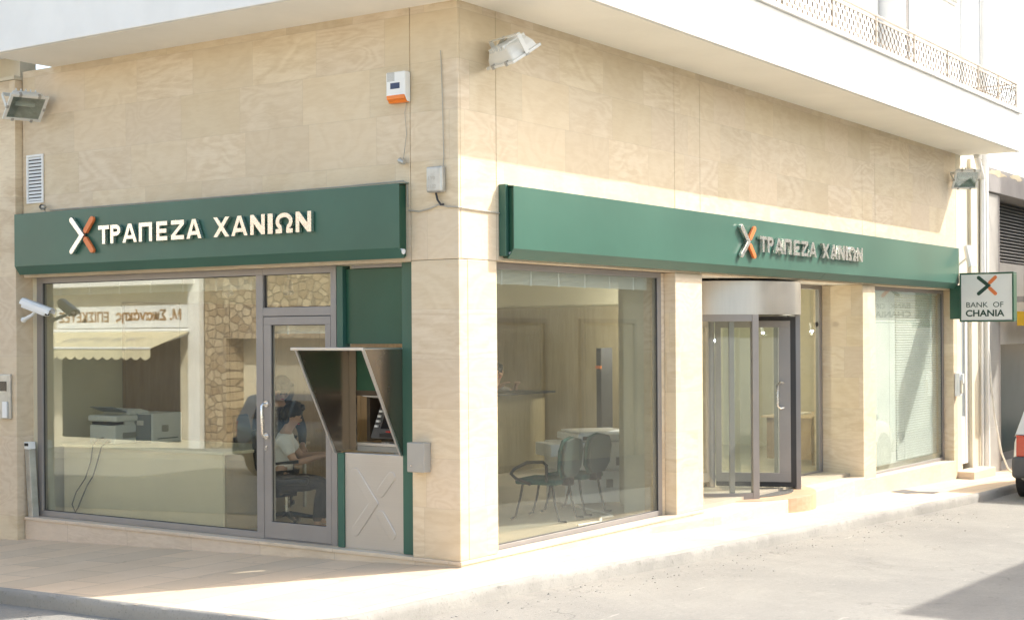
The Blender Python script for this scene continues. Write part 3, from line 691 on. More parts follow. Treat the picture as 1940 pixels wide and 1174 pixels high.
# end cover of the long sign (the box behind the folded sheet)
link('back_box', MB().box(.575, .62, -.075, -.004, 2.59, 3.205), 'green', fr_, bevel=.003)
link('seam_strip', MB().prism([Rf(7.45, 2.652, .1415), Rf(7.455, 2.652, .1415), Rf(7.40, 2.567, .078), Rf(7.395, 2.567, .078)], (0, -.001, -.001)), 'green_dark', fr_)
STARTS = [4.2516, 4.0735, 3.898, 3.665, 3.422, 3.2198, 3.0136, 2.659, 2.429, 2.190, 1.975, 1.8786, 1.638]
WID = [.160, .145, .205, .185, .150, .175, .200, .205, .205, .180, .062, .205, .182]
TXT = 'ΤΡΑΠΕΖΑΧΑΝΙΩΝ'
def glyph(ch, s, t):
    """bold capitals as butted convex pieces in the unit square; s, t = stroke widths in x and y"""
    bx = lambda x0, x1, y0, y1: [(x0, y0), (x1, y0), (x1, y1), (x0, y1)]
    def arc(cx, cy, ox, oy, ix, iy, a0, a1, n):
        out = []
        for k in range(n):
            p, q = R(a0+(a1-a0)*k/n), R(a0+(a1-a0)*(k+1)/n); c, d, e, f = math.cos(p), math.sin(p), math.cos(q), math.sin(q)
            out.append([(cx+ix*c, cy+iy*d), (cx+ox*c, cy+oy*d), (cx+ox*e, cy+oy*f), (cx+ix*e, cy+iy*f)])
        return out
    if ch == 'Τ': return [bx(0, 1, 1-t, 1), bx(.5-s/2, .5+s/2, 0, 1-t)]
    if ch == 'Π': return [bx(0, s, 0, 1), bx(1-s, 1, 0, 1), bx(s, 1-s, 1-t, 1)]
    if ch == 'Ε': return [bx(0, s, 0, 1), bx(s, 1, 1-t, 1), bx(s, .92, .5-t/2, .5+t/2), bx(s, 1, 0, t)]
    if ch == 'Ι': return [bx(0, 1, 0, 1)]
    if ch == 'Ζ': return [bx(0, 1, 1-t, 1), bx(0, 1, 0, t), [(0, t), (s*1.25, t), (1, 1-t), (1-s*1.25, 1-t)]]
    if ch == 'Ν': return [bx(0, s, 0, 1), bx(1-s, 1, 0, 1), [(s, 1), (s, .56), (1-s, 0), (1-s, .44)]]
    if ch == 'Ρ':
        m, a = .40, .55; return [bx(0, s, 0, 1), bx(s, a, 1-t, 1), bx(s, a, m, m+t)]+arc(a, (1+m)/2, 1-a, (1-m)/2, max(.02, 1-a-s), (1-m)/2-t, -90, 90, 10)
    if ch == 'Α':
        xi = lambda y: s+(.5-s)*y/.78
        return [[(0, 0), (s, 0), (.5, .78), (.5, 1), (.5-s*.55, 1)], [(1, 0), (.5+s*.55, 1), (.5, 1), (.5, .78), (1-s, 0)], [(xi(.19), .19), (1-xi(.19), .19), (1-xi(.19+t*.9), .19+t*.9), (xi(.19+t*.9), .19+t*.9)]]
    if ch == 'Χ':
        p = s*1.2; y1 = (1-2*p)/(2*(1-p)); f = lambda y: p+(1-p)*y; arm = [(1-p, 0), (1, 0), (f(.5), .5), (f(y1), y1)]
        return [[(0, 0), (p, 0), (1, 1), (1-p, 1)], arm, [(1-x, 1-y) for x, y in arm]]
    if ch == 'Ω':
        A = arc(.5, .57, .5, .43, .5-s, .43-t, -52, 232, 18); o0, i0 = A[0][1], A[0][0]; fx = i0[0]-.06
        return A+[[(fx, t), (o0[0], t), o0, i0], [(1-o0[0], t), (1-fx, t), (1-i0[0], i0[1]), (1-o0[0], o0[1])], bx(fx, 1, 0, t), bx(0, 1-fx, 0, t)]
def glyph_mb(ch, u0, u1, z0, z1, depth, fn, st=.043):
    mb = MB(); s_ = st/(u1-u0); t_ = .9*st/(z1-z0)
    for poly in glyph(ch, s_, t_):
        a = [fn(u0+x*(u1-u0), z0+y*(z1-z0), 0) for x, y in poly]; d = fn(u0, z0, depth)-fn(u0, z0, 0); mb.prism(a, d)
    return mb
def brand(t, fn, mp, sc_):
    """raised metal chevron, two orange bars and thirteen raised letters"""
    D = .142
    q = lambda u, v, d: fn(mp(u), v, D+.012+d)
    w = .155*1; r = .029
    cz = 2.926
    # local u grows to the reader's right
    c = chevron((.232, cz), .160, .155, r, .035, q); link('chevron', c, 'chrome', t, bevel=.004)
    for a, b in (((.275, cz+.045), (.370, cz+.152)), ((.275, cz-.045), (.370, cz-.152))):
        link('orange_bar', capsule(a, b, r, .03, q, 8), 'orange', t, bevel=.004)
    for s0, wd, ch in zip(STARTS, WID, TXT):
        u0 = 4.73-s0
        lm = glyph_mb(ch, u0, u0+wd, 2.826, 3.006, .035, q); link('letter', lm, 'chrome', t)
brand(fl_, Lf, lambda u: 4.73-u, 1)
brand(fr_, Rf, lambda u: 4.90+u*1.124, 1.124)

# hanging square sign
hs = thing('hanging_sign', 'square white hanging sign with dark and orange cross in a dark green frame', 'sign', (12.75, -.5, 2.05))
ya, yb, za, zb = -.165, -.985, 2.055, 2.805
link('frame', frame(12.68, 12.86, yb, ya, za, zb, .026, MB()), 'green_dark', hs, bevel=.008)
for x0, x1 in ((12.69, 12.70), (12.84, 12.85)): link('face', MB().box(x0, x1, yb+.027, ya-.027, za+.027, zb-.027), 'signface', hs)
def Hf(u, v, d): return Vector((12.689-d, ya-u, v))
def Hb(u, v, d): return Vector((12.851+d, yb+u, v))
for fn in (Hf, Hb):
    link('chevron', chevron((.445, 2.605), .150, .120, .028, .003, fn), 'ink', hs)
    for a, b in (((.465, 2.65), (.545, 2.728)), ((.465, 2.56), (.545, 2.482))): link('orange_bar', capsule(a, b, .027, .003, fn, 8), 'orange', hs)
    link('lettering', letters_mb('BANK  OF', .105, .665, 2.275, 2.355, .002, fn, .0), 'ink', hs)
    link('lettering', letters_mb('CHANIA', .095, .680, 2.135, 2.238, .002, fn, .028), 'ink', hs)
link('bracket', MB().box(12.70, 12.84, -.165, -.01, 2.10, 2.62), 'green_dark', hs, bevel=.006)

# ================================================================== cash machine
at = thing('cash_machine', 'cash machine under a steel side hood set in dark green panels beside the glass door', 'cash machine', (.12, .95, .05))
link('green_post', MB().box(.085, .19, 1.342, 1.412, 1.815, 2.535), 'green', at, bevel=.004); link('green_post', MB().box(.085, .19, 1.342, 1.412, .052, .885), 'green', at, bevel=.004)
link('green_post', MB().box(.075, .19, .508, .665, .052, 2.56), 'green', at, bevel=.004)
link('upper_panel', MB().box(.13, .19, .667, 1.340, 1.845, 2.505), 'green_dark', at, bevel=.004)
link('lower_panel', MB().box(.10, .19, .668, 1.340, .052, .888), 'steel', at, bevel=.004)
link('header', MB().box(.10, .19, .667, 1.25, 2.507, 2.535), 'alu', at)
def Af(u, v, d): return Vector((.102-d, 1.340-u, v))
link('embossed_chevron', chevron((.335, .46), .215, .255, .046, .009, Af), 'steel', at, bevel=.008, seg=3)
for a, b in (((.41, .56), (.53, .70)), ((.41, .36), (.53, .20))):
    link('embossed_bar', capsule(a, b, .044, .009, Af, 8), 'steel', at, bevel=.008, seg=3)
hood = MB()
for y, t_ in ((1.412, .008), (.672, .008)):
    hood.prism([(-.43, y, 1.80), (.26, y, 1.80), (.26, y, .90), (.085, y, .885), (.05, y, .89)], (0, t_, 0))
link('hood_side', MB().prism([(-.44, 1.412, 1.80), (.26, 1.412, 1.80), (.26, 1.412, .90), (.05, 1.412, .888)], (0, .008, 0)), 'steel_v', at)
link('hood_side', MB().prism([(-.44, .664, 1.80), (.26, .664, 1.80), (.26, .664, .90), (.05, .664, .888)], (0, .008, 0)), 'steel_v', at)
link('hood_top', MB().box(-.47, .26, .660, 1.425, 1.80, 1.812).box(-.475, -.45, .640, 1.445, 1.795, 1.82), 'steel', at, bevel=.003)
for y in (.668, 1.416): link('hood_edge', MB().prism([(-.445, y-.011, 1.80), (-.425, y-.011, 1.80), (.065, y-.011, .888), (.045, y-.011, .888)], (0, .022, 0)), 'steel', at)
link('side_trim', MB().box(.245, .26, 1.33, 1.41, .90, 1.80).box(.245, .26, .675, .70, .9, 1.8), 'steel_v', at)
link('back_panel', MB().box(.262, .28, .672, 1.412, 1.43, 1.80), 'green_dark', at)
rc = MB(); rc.box(.262, .30, .675, 1.335, 1.385, 1.428); rc.box(.40, .62, 1.30, 1.335, .97, 1.385); rc.box(.40, .62, .675, .70, .97, 1.385); rc.prism([(.262, .675, 1.385), (.60, .675, 1.34), (.60, .675, 1.385)], (0, .66, 0)); rc.box(.60, .64, .675, 1.335, .95, 1.385)
link('recess', rc, 'recess', at)
link('recess_light', MB().prism([(.264, .72, 1.384), (.42, .72, 1.362), (.42, .72, 1.358), (.264, .72, 1.380)], (0, .55, 0)), 'plastic_w', at)
fs = MB(); fs.prism([(.34, .76, 1.00), (.50, .76, 1.31), (.60, .76, 1.31), (.60, .76, 1.00)], (0, .50, 0)); link('fascia', fs, 'bumper', at, bevel=.02)
link('screen', MB().prism([(.378, .83, 1.09), (.478, .83, 1.283), (.484, .83, 1.28), (.384, .83, 1.087)], (0, .33, 0)), 'screen', at)
for k in range(4):
    for y in (1.185, .79): link('side_key', MB().box(.365+.022*k, .385+.022*k, y, y+.035, 1.10+.043*k, 1.118+.043*k), 'plastic_w', at)
link('card_slot', MB().box(.33, .36, .90, 1.06, 1.060, 1.072), 'redlens', at)
link('cash_slot', MB().box(.325, .35, .84, 1.13, 1.018, 1.048), 'plastic_b', at)
kp = MB(); kp.box(.262, .36, .675, 1.335, .940, .968); link('shelf', kp, 'steel', at, bevel=.003)
for i in range(4):
    for j in range(3): link('key', MB().box(.275+.02*i, .289+.02*i, .98+.032*j, 1.003+.032*j, .969, .976), 'galv', at)
link('apron', MB().box(.262, .28, .675, 1.335, .89, .938), 'box', at)

# ================================================================== small fixtures on the walls
cbx = link('wall_box', MB().box(-.10, -.004, .300, .480, .775, 1.022), 'box', None, bevel=.006); tag(cbx, 'small grey metal box at waist height on the corner pier beside the cash machine', 'box')
link('lid_seam', MB().box(-.1025, -.1, .305, .475, .78, 1.017), 'box', cbx, bevel=.002); link('lock', MB().cyl((-.103, .43, .83), (-.108, .43, .83), .008, 10), 'chrome', cbx)
# junction box with hand painted figures and its cables
jb = link('junction_box', MB().box(-.075, -.004, .12, .282, 3.10, 3.318), 'galv', None, bevel=.018, seg=3); tag(jb, 'galvanised box with painted figures high on the corner between the two green signs', 'junction box')
def Jf(u, v, d): return Vector((-.0752-d, .282-u, v))
link('lettering', letters_mb('LY0', .025, .095, 3.205, 3.235, .001, Jf, .0), 'cable_g', jb)
link('lettering', letters_mb('21 22', .020, .105, 3.135, 3.165, .001, Jf, .0), 'cable_g', jb)
link('cable_tail', MB().tube([(-.03, .21, 3.10), (-.035, .19, 3.04), (-.03, .16, 3.0), (-.02, .135, 3.0)], .009, 8), 'cable_b', jb, smooth=True)
tag(link('wall_cable', MB().tube([(-.012, .16, 3.12), (-.012, .14, 3.4), (-.012, .150, 3.9), (-.012, .165, 4.28)], .004, 6), 'cable_g', smooth=True), 'thin vertical cable rising from the galvanised box', 'cable')
tag(link('wall_cable', MB().tube([(-.012, .515, 2.97), (-.014, .40, 2.955), (-.014, .28, 2.975), (-.016, .2, 3.0), (-.014, .1, 2.98), (-.012, -.006, 2.972), (.02, -.014, 2.97), (.25, -.014, 2.965), (.57, -.012, 2.958)], .007, 6), 'cable_g', smooth=True), 'grey cable slung round the corner between the two green signs', 'cable')
tag(link('wall_cable', MB().tube([(-.012, .52, 3.0), (-.014, .53, 3.2), (-.03, .56, 3.222), (-.05, 1.2, 3.212), (-.05, 2.6, 3.21), (-.05, 4., 3.212), (-.02, 5.2, 3.22)], .006, 6), 'cable_g', smooth=True), 'grey cable lying along the top of the dark green sign', 'cable')
gd = link('wall_sensor', MB().tube([(-.01, .60, 3.40), (-.05, .57, 3.392), (-.06, .52, 3.37)], [.022, .026, .02], 10), 'galv', None, smooth=True); tag(gd, 'small loose bulb holder dangling on wire under the alarm siren', 'lamp holder')
link('wire', MB().tube([(-.02, .56, 3.41), (-.02, .545, 3.5), (-.015, .53, 3.62), (-.012, .55, 3.80), (-.01, .53, 3.88)], .003, 6), 'cable_g', gd, smooth=True)
# alarm siren
al = link('alarm_siren', MB().prism([(-.004, .49, 3.885), (-.004, .49, 4.14), (-.085, .49, 4.14), (-.085, .49, 3.94), (-.05, .49, 3.885)], (0, .205, 0)), 'plastic_w', None, bevel=.012, seg=3); tag(al, 'white alarm siren with orange strobe high on the shaded left wall', 'alarm')
link('strobe', MB().prism([(-.0865, .495, 3.938), (-.052, .495, 3.882), (-.02, .495, 3.880), (-.02, .495, 3.886), (-.05, .495, 3.89), (-.082, .495, 3.942)], (0, .195, 0)), 'amber', al, bevel=.003)
link('strobe', MB().box(-.0875, -.06, .497, .688, 3.905, 3.945), 'amber', al, bevel=.008, seg=3)
link('label_plate', MB().box(-.087, -.085, .545, .645, 3.995, 4.045), 'navy', al)
gr_ = MB()
for k in range(9): gr_.box(-.0865, -.085, .60, .68, 4.062+k*.0085, 4.066+k*.0085)
link('grille', gr_, 'box', al)
# louvred vent
vt = link('wall_vent', frame(-.022, -.004, 5.312, 5.578, 3.305, 3.808, .022, MB()), 'plastic_w', None, bevel=.003); tag(vt, 'white louvred vent at the left end of the wall above the green sign', 'vent')
lv = MB()
for k in range(13): z = 3.332+k*.0355; lv.prism([(-.018, 5.335, z), (-.005, 5.335, z+.022), (-.004, 5.335, z+.026), (-.019, 5.335, z+.004)], (0, .22, 0))
link('louvre', lv, 'plastic_w', vt); link('dark_backing', MB().box(-.004, -.0025, 5.335, 5.556, 3.328, 3.785), 'alu_dark', vt)
sn = link('sign_lamp', MB().ball((-.06, 5.25, 3.255), .03), 'galv', None, smooth=True); tag(sn, 'small round grey sensor sitting on the left end of the dark green sign', 'sensor')
link('stem', MB().tube([(-.06, 5.22, 3.20), (-.055, 5.25, 3.24)], .008, 8), 'cable_g', sn)
link('visor', MB().tube([(-.06, 5.25, 3.255), (-.095, 5.235, 3.25)], [.026, .030], 12, False), 'galv', sn)

# floodlights
def floodlight(loc, h, alpha, label, arm_to):
    h = Vector((h[0], h[1], 0)).normalized(); n = h*math.cos(alpha)-Vector((0, 0, math.sin(alpha)))
    wv = Vector((0, 0, 1)).cross(h).normalized(); uv = n.cross(wv).normalized()
    M4 = Matrix((wv, uv, n)).transposed().to_4x4(); M4.translation = Vector(loc)
    t = thing('floodlight', label, 'floodlight', loc, mat=M4, group='floodlights washing the fascia signs')
    W, H, Dp = .175, .150, .13
    b = MB(); secs = [(-Dp, .60, .62), (-Dp*.9, .78, .80), (-Dp*.45, .95, .95), (-.012, 1., 1.)]
    for z, a, c in secs:
        for sx, sy in ((-1, -1), (1, -1), (1, 1), (-1, 1)): b.v.append(Vector((sx*W*a, sy*H*c, z)))
    for i in range(3):
        for q in range(4): b.f.append((4*i+q, 4*i+(q+1) % 4, 4*i+4+(q+1) % 4, 4*i+4+q))
    b.f.append((3, 2, 1, 0))
    link('housing', b, 'flood', t, bevel=.02, local=True, seg=3)
    rb = MB()
    for k in range(5): rb.box(-.10+.05*k-.003, -.10+.05*k+.003, -.13, .13, -Dp-.012, -Dp+.02)
    link('cooling_fin', rb, 'flood', t, local=True)
    link('front_frame', frame(0, 0, 0, 0, 0, 0, 0, MB()) if False else MB().box(-W-.02, W+.02, H-.012, H+.02, -.012, .012).box(-W-.02, W+.02, -H-.02, -H+.012, -.012, .012).box(-W-.02, -W+.012, -H+.012, H-.012, -.012, .012).box(W-.012, W+.02, -H+.012, H-.012, -.012, .012), 'flood', t, local=True, bevel=.004)
    link('lens', MB().box(-W+.012, W-.012, -H+.012, H-.012, .001, .006), 'lens', t, local=True)
    rf = MB(); a, c = W-.013, H-.013
    for z, f in ((-.006, 1.), (-.10, .55)):
        for sx, sy in ((-1, -1), (1, -1), (1, 1), (-1, 1)): rf.v.append(Vector((sx*a*f, sy*c*f, z)))
    rf.f = [(4, 5, 6, 7)]+[(q, (q+1) % 4, 4+(q+1) % 4, 4+q) for q in range(4)]
    link('reflector', rf, 'reflector', t, local=True)
    link('bulb', MB().cyl((-.10, 0, -.05), (.10, 0, -.05), .022, 12), 'plastic_w', t, local=True, smooth=True)
    for px_, py_ in ((-W*.55, H+.012), (W*.55, H+.012), (-W*.55, -H-.012), (W*.55, -H-.012), (W+.012, 0), (-W-.012, 0)):
        link('clip', MB().box(px_-.014, px_+.014, py_-.018, py_+.018, -.022, .018), 'box', t, local=True, bevel=.003)
    inv = M4.inverted()
    br = MB()
    for sx in (-1, 1): br.box(sx*(W+.026)-.003, sx*(W+.026)+.003, -.02, .02, -.17, .0)
    br.box(-W-.028, W+.028, -.02, .02, -.182, -.174)
    link('bracket', br, 'flood', t, local=True)
    arm = MB(); pa = inv @ Vector(arm_to); arm.tube([Vector((0, 0, -.18)), pa], .014, 8)
    link('arm', arm, 'galv', t, local=True, smooth=True)
    cb = MB(); mid = (pa+Vector((0, 0, -.18)))/2+Vector((.07, .07, 0)); cb.tube([Vector((.03, .05, -.15)), mid, pa+Vector((.02, .02, 0))], .005, 6); link('lead', cb, 'cable_w', t, local=True, smooth=True)
    return t
floodlight((-.27, 5.25, 4.245), (-.30, -.95), R(50), 'left floodlight on the shaded wall with its glass front turned towards us', (-.002, 5.3, 4.28))
floodlight((.44, -.26, 4.25), (.94, -.34), R(57), 'floodlight high beside the building corner showing its white rounded back', (.50, -.004, 4.3))
floodlight((12.72, -.27, 4.24), (-.82, -.58), R(40), 'far right floodlight under the end of the overhang, glass front towards us', (12.9, -.004, 4.25))

# security cameras
def cctv(loc, d, label, wallpt):
    d = Vector(d).normalized(); wv = Vector((0, 0, 1)).cross(d).normalized(); uv = d.cross(wv).normalized()
    M4 = Matrix((d, wv, uv)).transposed().to_4x4(); M4.translation = Vector(loc); inv = M4.inverted()
    t = thing('security_camera', label, 'security camera', loc, mat=M4, group='white security cameras')
    b = MB(); ring = []
    sec = [(-.045, -.035), (.045, -.035), (.05, .0), (.045, .03), (.022, .05), (-.022, .05), (-.045, .03), (-.05, 0)]
    for x in (-.15, .15):
        for y, z in sec: b.v.append(Vector((x, y, z)))
    b.f = [tuple(range(7, -1, -1)), tuple(range(8, 16))]+[(i, (i+1) % 8, 8+(i+1) % 8, 8+i) for i in range(8)]
    link('housing', b, 'plastic_w', t, local=True, bevel=.008)
    sh = MB(); sh.prism([(-.17, -.054, .0), (-.17, -.05, .034), (-.17, -.025, .056), (-.17, .025, .056), (-.17, .05, .034), (-.17, .054, 0), (-.17, .058, 0), (-.17, .054, .037), (-.17, .027, .061), (-.17, -.027, .061), (-.17, -.054, .037), (-.17, -.058, 0)], (.37, 0, 0)); link('sun_shield', sh, 'plastic_w', t, local=True)
    link('front_glass', MB().box(.150, .153, -.035, .035, -.025, .035), 'screen', t, local=True)
    link('lens', MB().cyl((.154, 0, .005), (.158, 0, .005), .022), 'chrome', t, local=True, smooth=True)
    a = MB(); wp = inv @ Vector(wallpt); a.tube([Vector((.0, 0, -.036)), Vector((-.02, 0, -.075)), wp], [.014, .016, .022], 8); a.ball(wp, .03); link('arm', a, 'plastic_w', t, local=True, smooth=True)
    return t
cctv((-.05, 5.40, 2.215), (.25, -.86, -.30), 'white camera with sun shield beside the big left window', (-.03, 5.625, 2.10))
cctv((13.0, -.22, 3.07), (-.35, -.30, -.9), 'white camera above the hanging square sign at the end of the long green sign', (13.07, -.01, 2.93))

# leaning strip, intercom, meter box
pk = link('leaning_trim', MB().prism([(.005, 5.615, .05), (.085, 5.615, .05), (.085, 5.54, .05), (.005, 5.54, .05)], (.0, .055, .70)), 'galv', None, bevel=.004); tag(pk, 'grey cable trunking strip leaning in the left corner of the window sill', 'trim strip')
link('end_cap', MB().prism([(.003, 5.672, .752), (.087, 5.672, .752), (.087, 5.594, .752), (.003, 5.594, .752)], (0, .006, .075)), 'plastic_w', pk, bevel=.003)
link('dark_mouth', MB().box(-.0, .003, 5.603, 5.665, .785, .815), 'alu_dark', pk)
mbx = link('meter_box', MB().box(12.93, 13.05, -.085, -.003, .90, 1.27), 'plastic_w', None, bevel=.012); tag(mbx, 'beige electric meter box on the narrow pier below the hanging sign', 'meter box')
link('cover', MB().box(12.95, 13.03, -.11, -.086, .95, 1.15), 'cream', mbx, bevel=.01); link('switch_cover', MB().box(12.985, 13.03, -.125, -.086, 1.10, 1.25), 'plastic_w', mbx, bevel=.006)

# ================================================================== neighbours
nb = thing('neighbour_house', 'cream neighbouring house cut by the left edge with a narrow pilaster', 'building', (0, 8, -.2))
link('pilaster', MB().box(-.085, .2, 5.675, 6.05, -.3, 4.60), 'stone_reveal', nb, bevel=.006)
link('pilaster_cap', MB().box(-.10, .2, 5.67, 6.07, 4.602, 4.64), 'cream', nb, bevel=.004)
link('wall', MB().box(.0, .2, 6.052, 14, -.6, 7.5).box(.0, .2, 5.70, 6.05, 4.645, 7.5), 'cream', nb)
link('slab', MB().box(-.9, -.002, 5.72, 14, 4.86, 5.1), 'white', nb)
ic = link('intercom', MB().box(-.115, -.087, 5.742, 5.93, 1.07, 1.535), 'galv', None, bevel=.006); tag(ic, 'grey intercom plate with dark display on the left edge pilaster', 'intercom')
link('display', MB().box(-.118, -.116, 5.80, 5.91, 1.36, 1.46), 'screen', ic)
link('holder', MB().box(-.135, -.116, 5.78, 5.85, 1.08, 1.25), 'plastic_w', ic, bevel=.005)

gb = thing('grey_building', 'grey building with louvres and a dark glass door at the right edge', 'building', (16, 1, -.45))
link('pillar', MB().box(14.62, 15.33, .0, .5, -.55, 4.215), 'grey_panel', gb, bevel=.005)
for z in (.30, 1.40, 2.70): link('panel_joint', MB().box(14.62, 15.332, -.0015, .0, z, z+.012), 'box', gb)
link('pillar_edge', MB().box(15.335, 15.50, .02, .5, -.55, 4.21), 'grey_render', gb)
link('wall', MB().box(14.6, 15.3, .51, .8, -.6, 4.2).box(15.5, 24, 1.4, 1.7, -.9, 4.2).box(15.5, 24, .50, .8, 2.32, 3.05), 'grey_render', gb)
link('roof_slab', MB().box(14.62, 26, -.05, 6, 4.225, 4.63), 'grey_render', gb, bevel=.01)
pe = MB()
for cx_, cz_, w_ in ((15.1, 4.555, .5), (16.3, 4.58, .35)):
    pts = [(cx_+w_*math.cos(t)*(1+.3*math.sin(3*t+cx_)), -.0525, cz_+.05*math.sin(t)*(1+.4*math.cos(5*t))) for t in [k*2*math.pi/18 for k in range(18)]]
    pe.prism(pts, (0, .0022, 0))
link('bare_plaster', pe, 'paintpeel', gb)
lo_ = MB()
for k in range(19):
    z = 3.10+k*.058; lo_.prism([(15.5, .36, z), (15.5, .43, z+.045), (15.5, .44, z+.047), (15.5, .37, z+.002)], (8, 0, 0))
link('louvre', lo_, 'grey_panel', gb); link('louvre_back', MB().box(15.5, 23.5, .45, .49, 3.06, 4.2), 'alu_dark', gb)
link('spandrel', MB().box(15.5, 23.5, .10, .395, 1.68, 3.09), 'grey_panel', gb)
gd_ = link('glass_door', MB().box(15.52, 15.60, .40, .47, -.45, 2.0).box(16.55, 16.65, .40, .47, -.45, 2.0).box(15.6, 16.55, .40, .47, 1.92, 2.0).box(15.6, 16.55, .40, .47, -.45, -.28), 'alu', gb)
link('pane', MB().box(15.6, 16.55, .43, .44, -.28, 1.92), 'dark_glass', gd_); link('pane', MB().box(16.65, 20, .43, .44, -.28, 2.0), 'dark_glass', gd_); link('doorstep', MB().box(15.5, 20, .05, .5, -.62, -.452), 'grey_panel', gd_)
link('handle', MB().tube([(16.45, .40, .98), (16.43, .34, .98), (16.43, .34, .5), (16.45, .40, .5)], .02, 8), 'chrome', gd_, smooth=True)
link('green_interior', MB().box(15.5, 22, 1.35, 1.395, -.4, 2.3), 'green_dark', gb)
ys = thing('yellow_sign', 'yellow strip sign behind the hanging square sign', 'sign', (16, -.2, 2.1)); link('board', MB().box(15.2, 19, -.06, -.003, 2.10, 2.19), 'yellow', ys, bevel=.004); link('bright_tab', MB().box(16.2, 19, -.30, -.065, 2.0, 2.25), 'yellow', ys, bevel=.004)
gs = thing('projecting_sign', 'dark green box sign edge seen behind the hanging square sign', 'sign', (15.9, -.7, 2.05)); link('body', MB().box(15.6, 15.85, -1.25, -.35, 1.98, 2.9), 'green_dark', gs, bevel=.01); link('arm', MB().box(15.68, 15.75, -.35, -.0, 2.4, 2.5), 'alu', gs)

# low building across the side street: it throws the shadow on the road at the lower right
def house(name, label, loc): return thing(name, label, 'building', loc)
sb = house('south_house', 'two storey house across the side street that shades the road', (12, -9, -.3))
ZS = 5.72
link('wall', MB().box(6.05, 34, -15, -7.55, -1.2, ZS), 'cream', sb); link('parapet', MB().box(6.0, 34.1, -15.1, -7.5, ZS, ZS+.06), 'white', sb)
for k in range(7):
    x = 8+k*3.4; wv_ = link('window', frame(x, x+1.3, -7.55, -7.50, 3.2, 4.5, .07, MB(), axis='y'), 'white', sb); link('pane', MB().box(x+.07, x+1.23, -7.545, -7.53, 3.27, 4.43), 'plastic_g', wv_)
    dv_ = link('shop_door', frame(x-.3, x+1.9, -7.55, -7.49, -.7, 2.2, .09, MB(), axis='y'), 'alu', sb); link('pane', MB().box(x-.21, x+1.81, -7.545, -7.53, -.6, 2.1), 'cream', dv_)

tb = house('tall_shade_block', 'unseen tall block added along the side street to shade the grey building', (30, -12, -.7))
link('wall', MB().prism([(26, -8.2, -1.8), (45, -8.2, -1.8), (45, -15.2, -1.8), (35.4, -15.2, -1.8)], (0, 0, 18.3)), 'cream', tb)  # added block out of view, side cut along the sun to shade the grey building
for k in range(4):
    for j in range(4):
        x = 27.3+k*4.2; z = 2.6+j*3.4; wv_ = link('window', frame(x, x+1.4, -8.2, -8.14, z, z+1.6, .07, MB(), axis='y'), 'white', tb); link('pane', MB().box(x+.07, x+1.33, -8.195, -8.18, z+.07, z+1.53), 'plastic_g', wv_)

# building across the left street: only seen mirrored in the shop window
XO = -12.5
ob = house('opposite_shop', 'two storey shop mirrored in the left window with a cream awning', (XO, 18, -.7))
GZ = -.75
link('wall', MB().box(XO-6, XO, 16.55, 27, -1.8, 7.0), 'cream', ob)
link('base_wall', MB().box(XO, XO+.05, 16.6, 21.6, -1.8, -.45), 'cream', ob)
link('shop_glass', MB().box(XO, XO+.03, 17.2, 21.2, -.45, 1.9), 'screen', ob)
link('column', MB().box(XO, XO+.14, 16.45, 16.80, -1.5, 7.0), 'white', ob)
link('cornice', MB().box(XO, XO+.5, 16.6, 27, 3.05, 3.2), 'white', ob)
for y in (17.1, 20.0, 23.): wv_ = link('window', frame(XO, XO+.07, y, y+1.3, 3.5, 5.4, .1, MB()), 'white', ob); link('pane', MB().box(XO, XO+.02, y+.1, y+1.2, 3.6, 5.3), 'plastic_g', wv_)
ss = thing('shop_board', 'white shop name board over the awning mirrored in the left window', 'sign', (XO, 19, 2.1))
link('board', MB().box(XO+.003, XO+.10, 16.85, 21.3, 2.10, 2.60), 'plastic_w', ss)
def Of(u, v, d): return Vector((XO+.101+d, 16.9+u, v))
link('lettering', letters_mb('Μ. Σπανάκης', .15, 2.3, 2.2, 2.52, .01, Of, .03), 'brown_board', ss)
link('lettering', letters_mb('ΕΠΙΣΚΕΥΕΣ', 2.55, 4.3, 2.24, 2.48, .01, Of, .02), 'brown_board', ss)
aw = thing('awning', 'cream canvas awning with scalloped edge mirrored in the left window', 'awning', (XO, 19, 1.9))
A0, A1 = 16.75, 21.35
link('canvas', MB().prism([(XO+.15, A0, 2.02), (XO+1.25, A0, 1.66), (XO+1.25, A0, 1.65), (XO+.15, A0, 2.0)], (0, A1-A0, 0)), 'awning', aw)
vl = MB(); nsc = 15; pts = []; link('lettering', letters_mb('ΤΗΛ. 09 - 257 9 - 8296', .9, 3.4, .35, .62, .004, lambda u, v, d: Vector((XO+.15+1.1*(1-v)-d*.3, A0+u, 2.022-.362*(1-v)+d)), .0), 'box', aw)
for k in range(nsc):
    for j in range(6):
        t = j/6; pts.append((A0+(A1-A0)*(k+t)/nsc, 1.47-.07*math.sin(math.pi*t)))
pts.append((A1, 1.47)); pts += [(A1, 1.64), (A0, 1.64)]
vl.prism([(XO+1.262, y, z) for y, z in pts], (.006, 0, 0)); link('scalloped_valance', vl, 'awning', aw)
link('front_bar', MB().tube([(XO+1.27, A0, 1.655), (XO+1.27, A1, 1.655)], .025, 8), 'plastic_w', aw)
link('roller', MB().tube([(XO+.15, A0, 2.03), (XO+.15, A1, 2.03)], .05, 8), 'plastic_w', aw)
for y in (A0+.1, A1-.1): link('folding_arm', MB().tube([(XO+.1, y, 1.95), (XO+.7, y+.25, 1.75), (XO+1.25, y, 1.64)], .02, 6), 'plastic_w', aw)
stb = house('stone_house', 'rubble stone house front mirrored in the left window', (XO, 14, -.6))
link('wall', MB().box(XO-6, XO+.02, 15.75, 16.40, -1.5, 5.6).box(XO-6, XO+.02, 12.0, 15.75, 1.85, 5.6).box(XO-6, XO+.02, 6., 12., -1.5, 5.6), 'stonewall', stb)
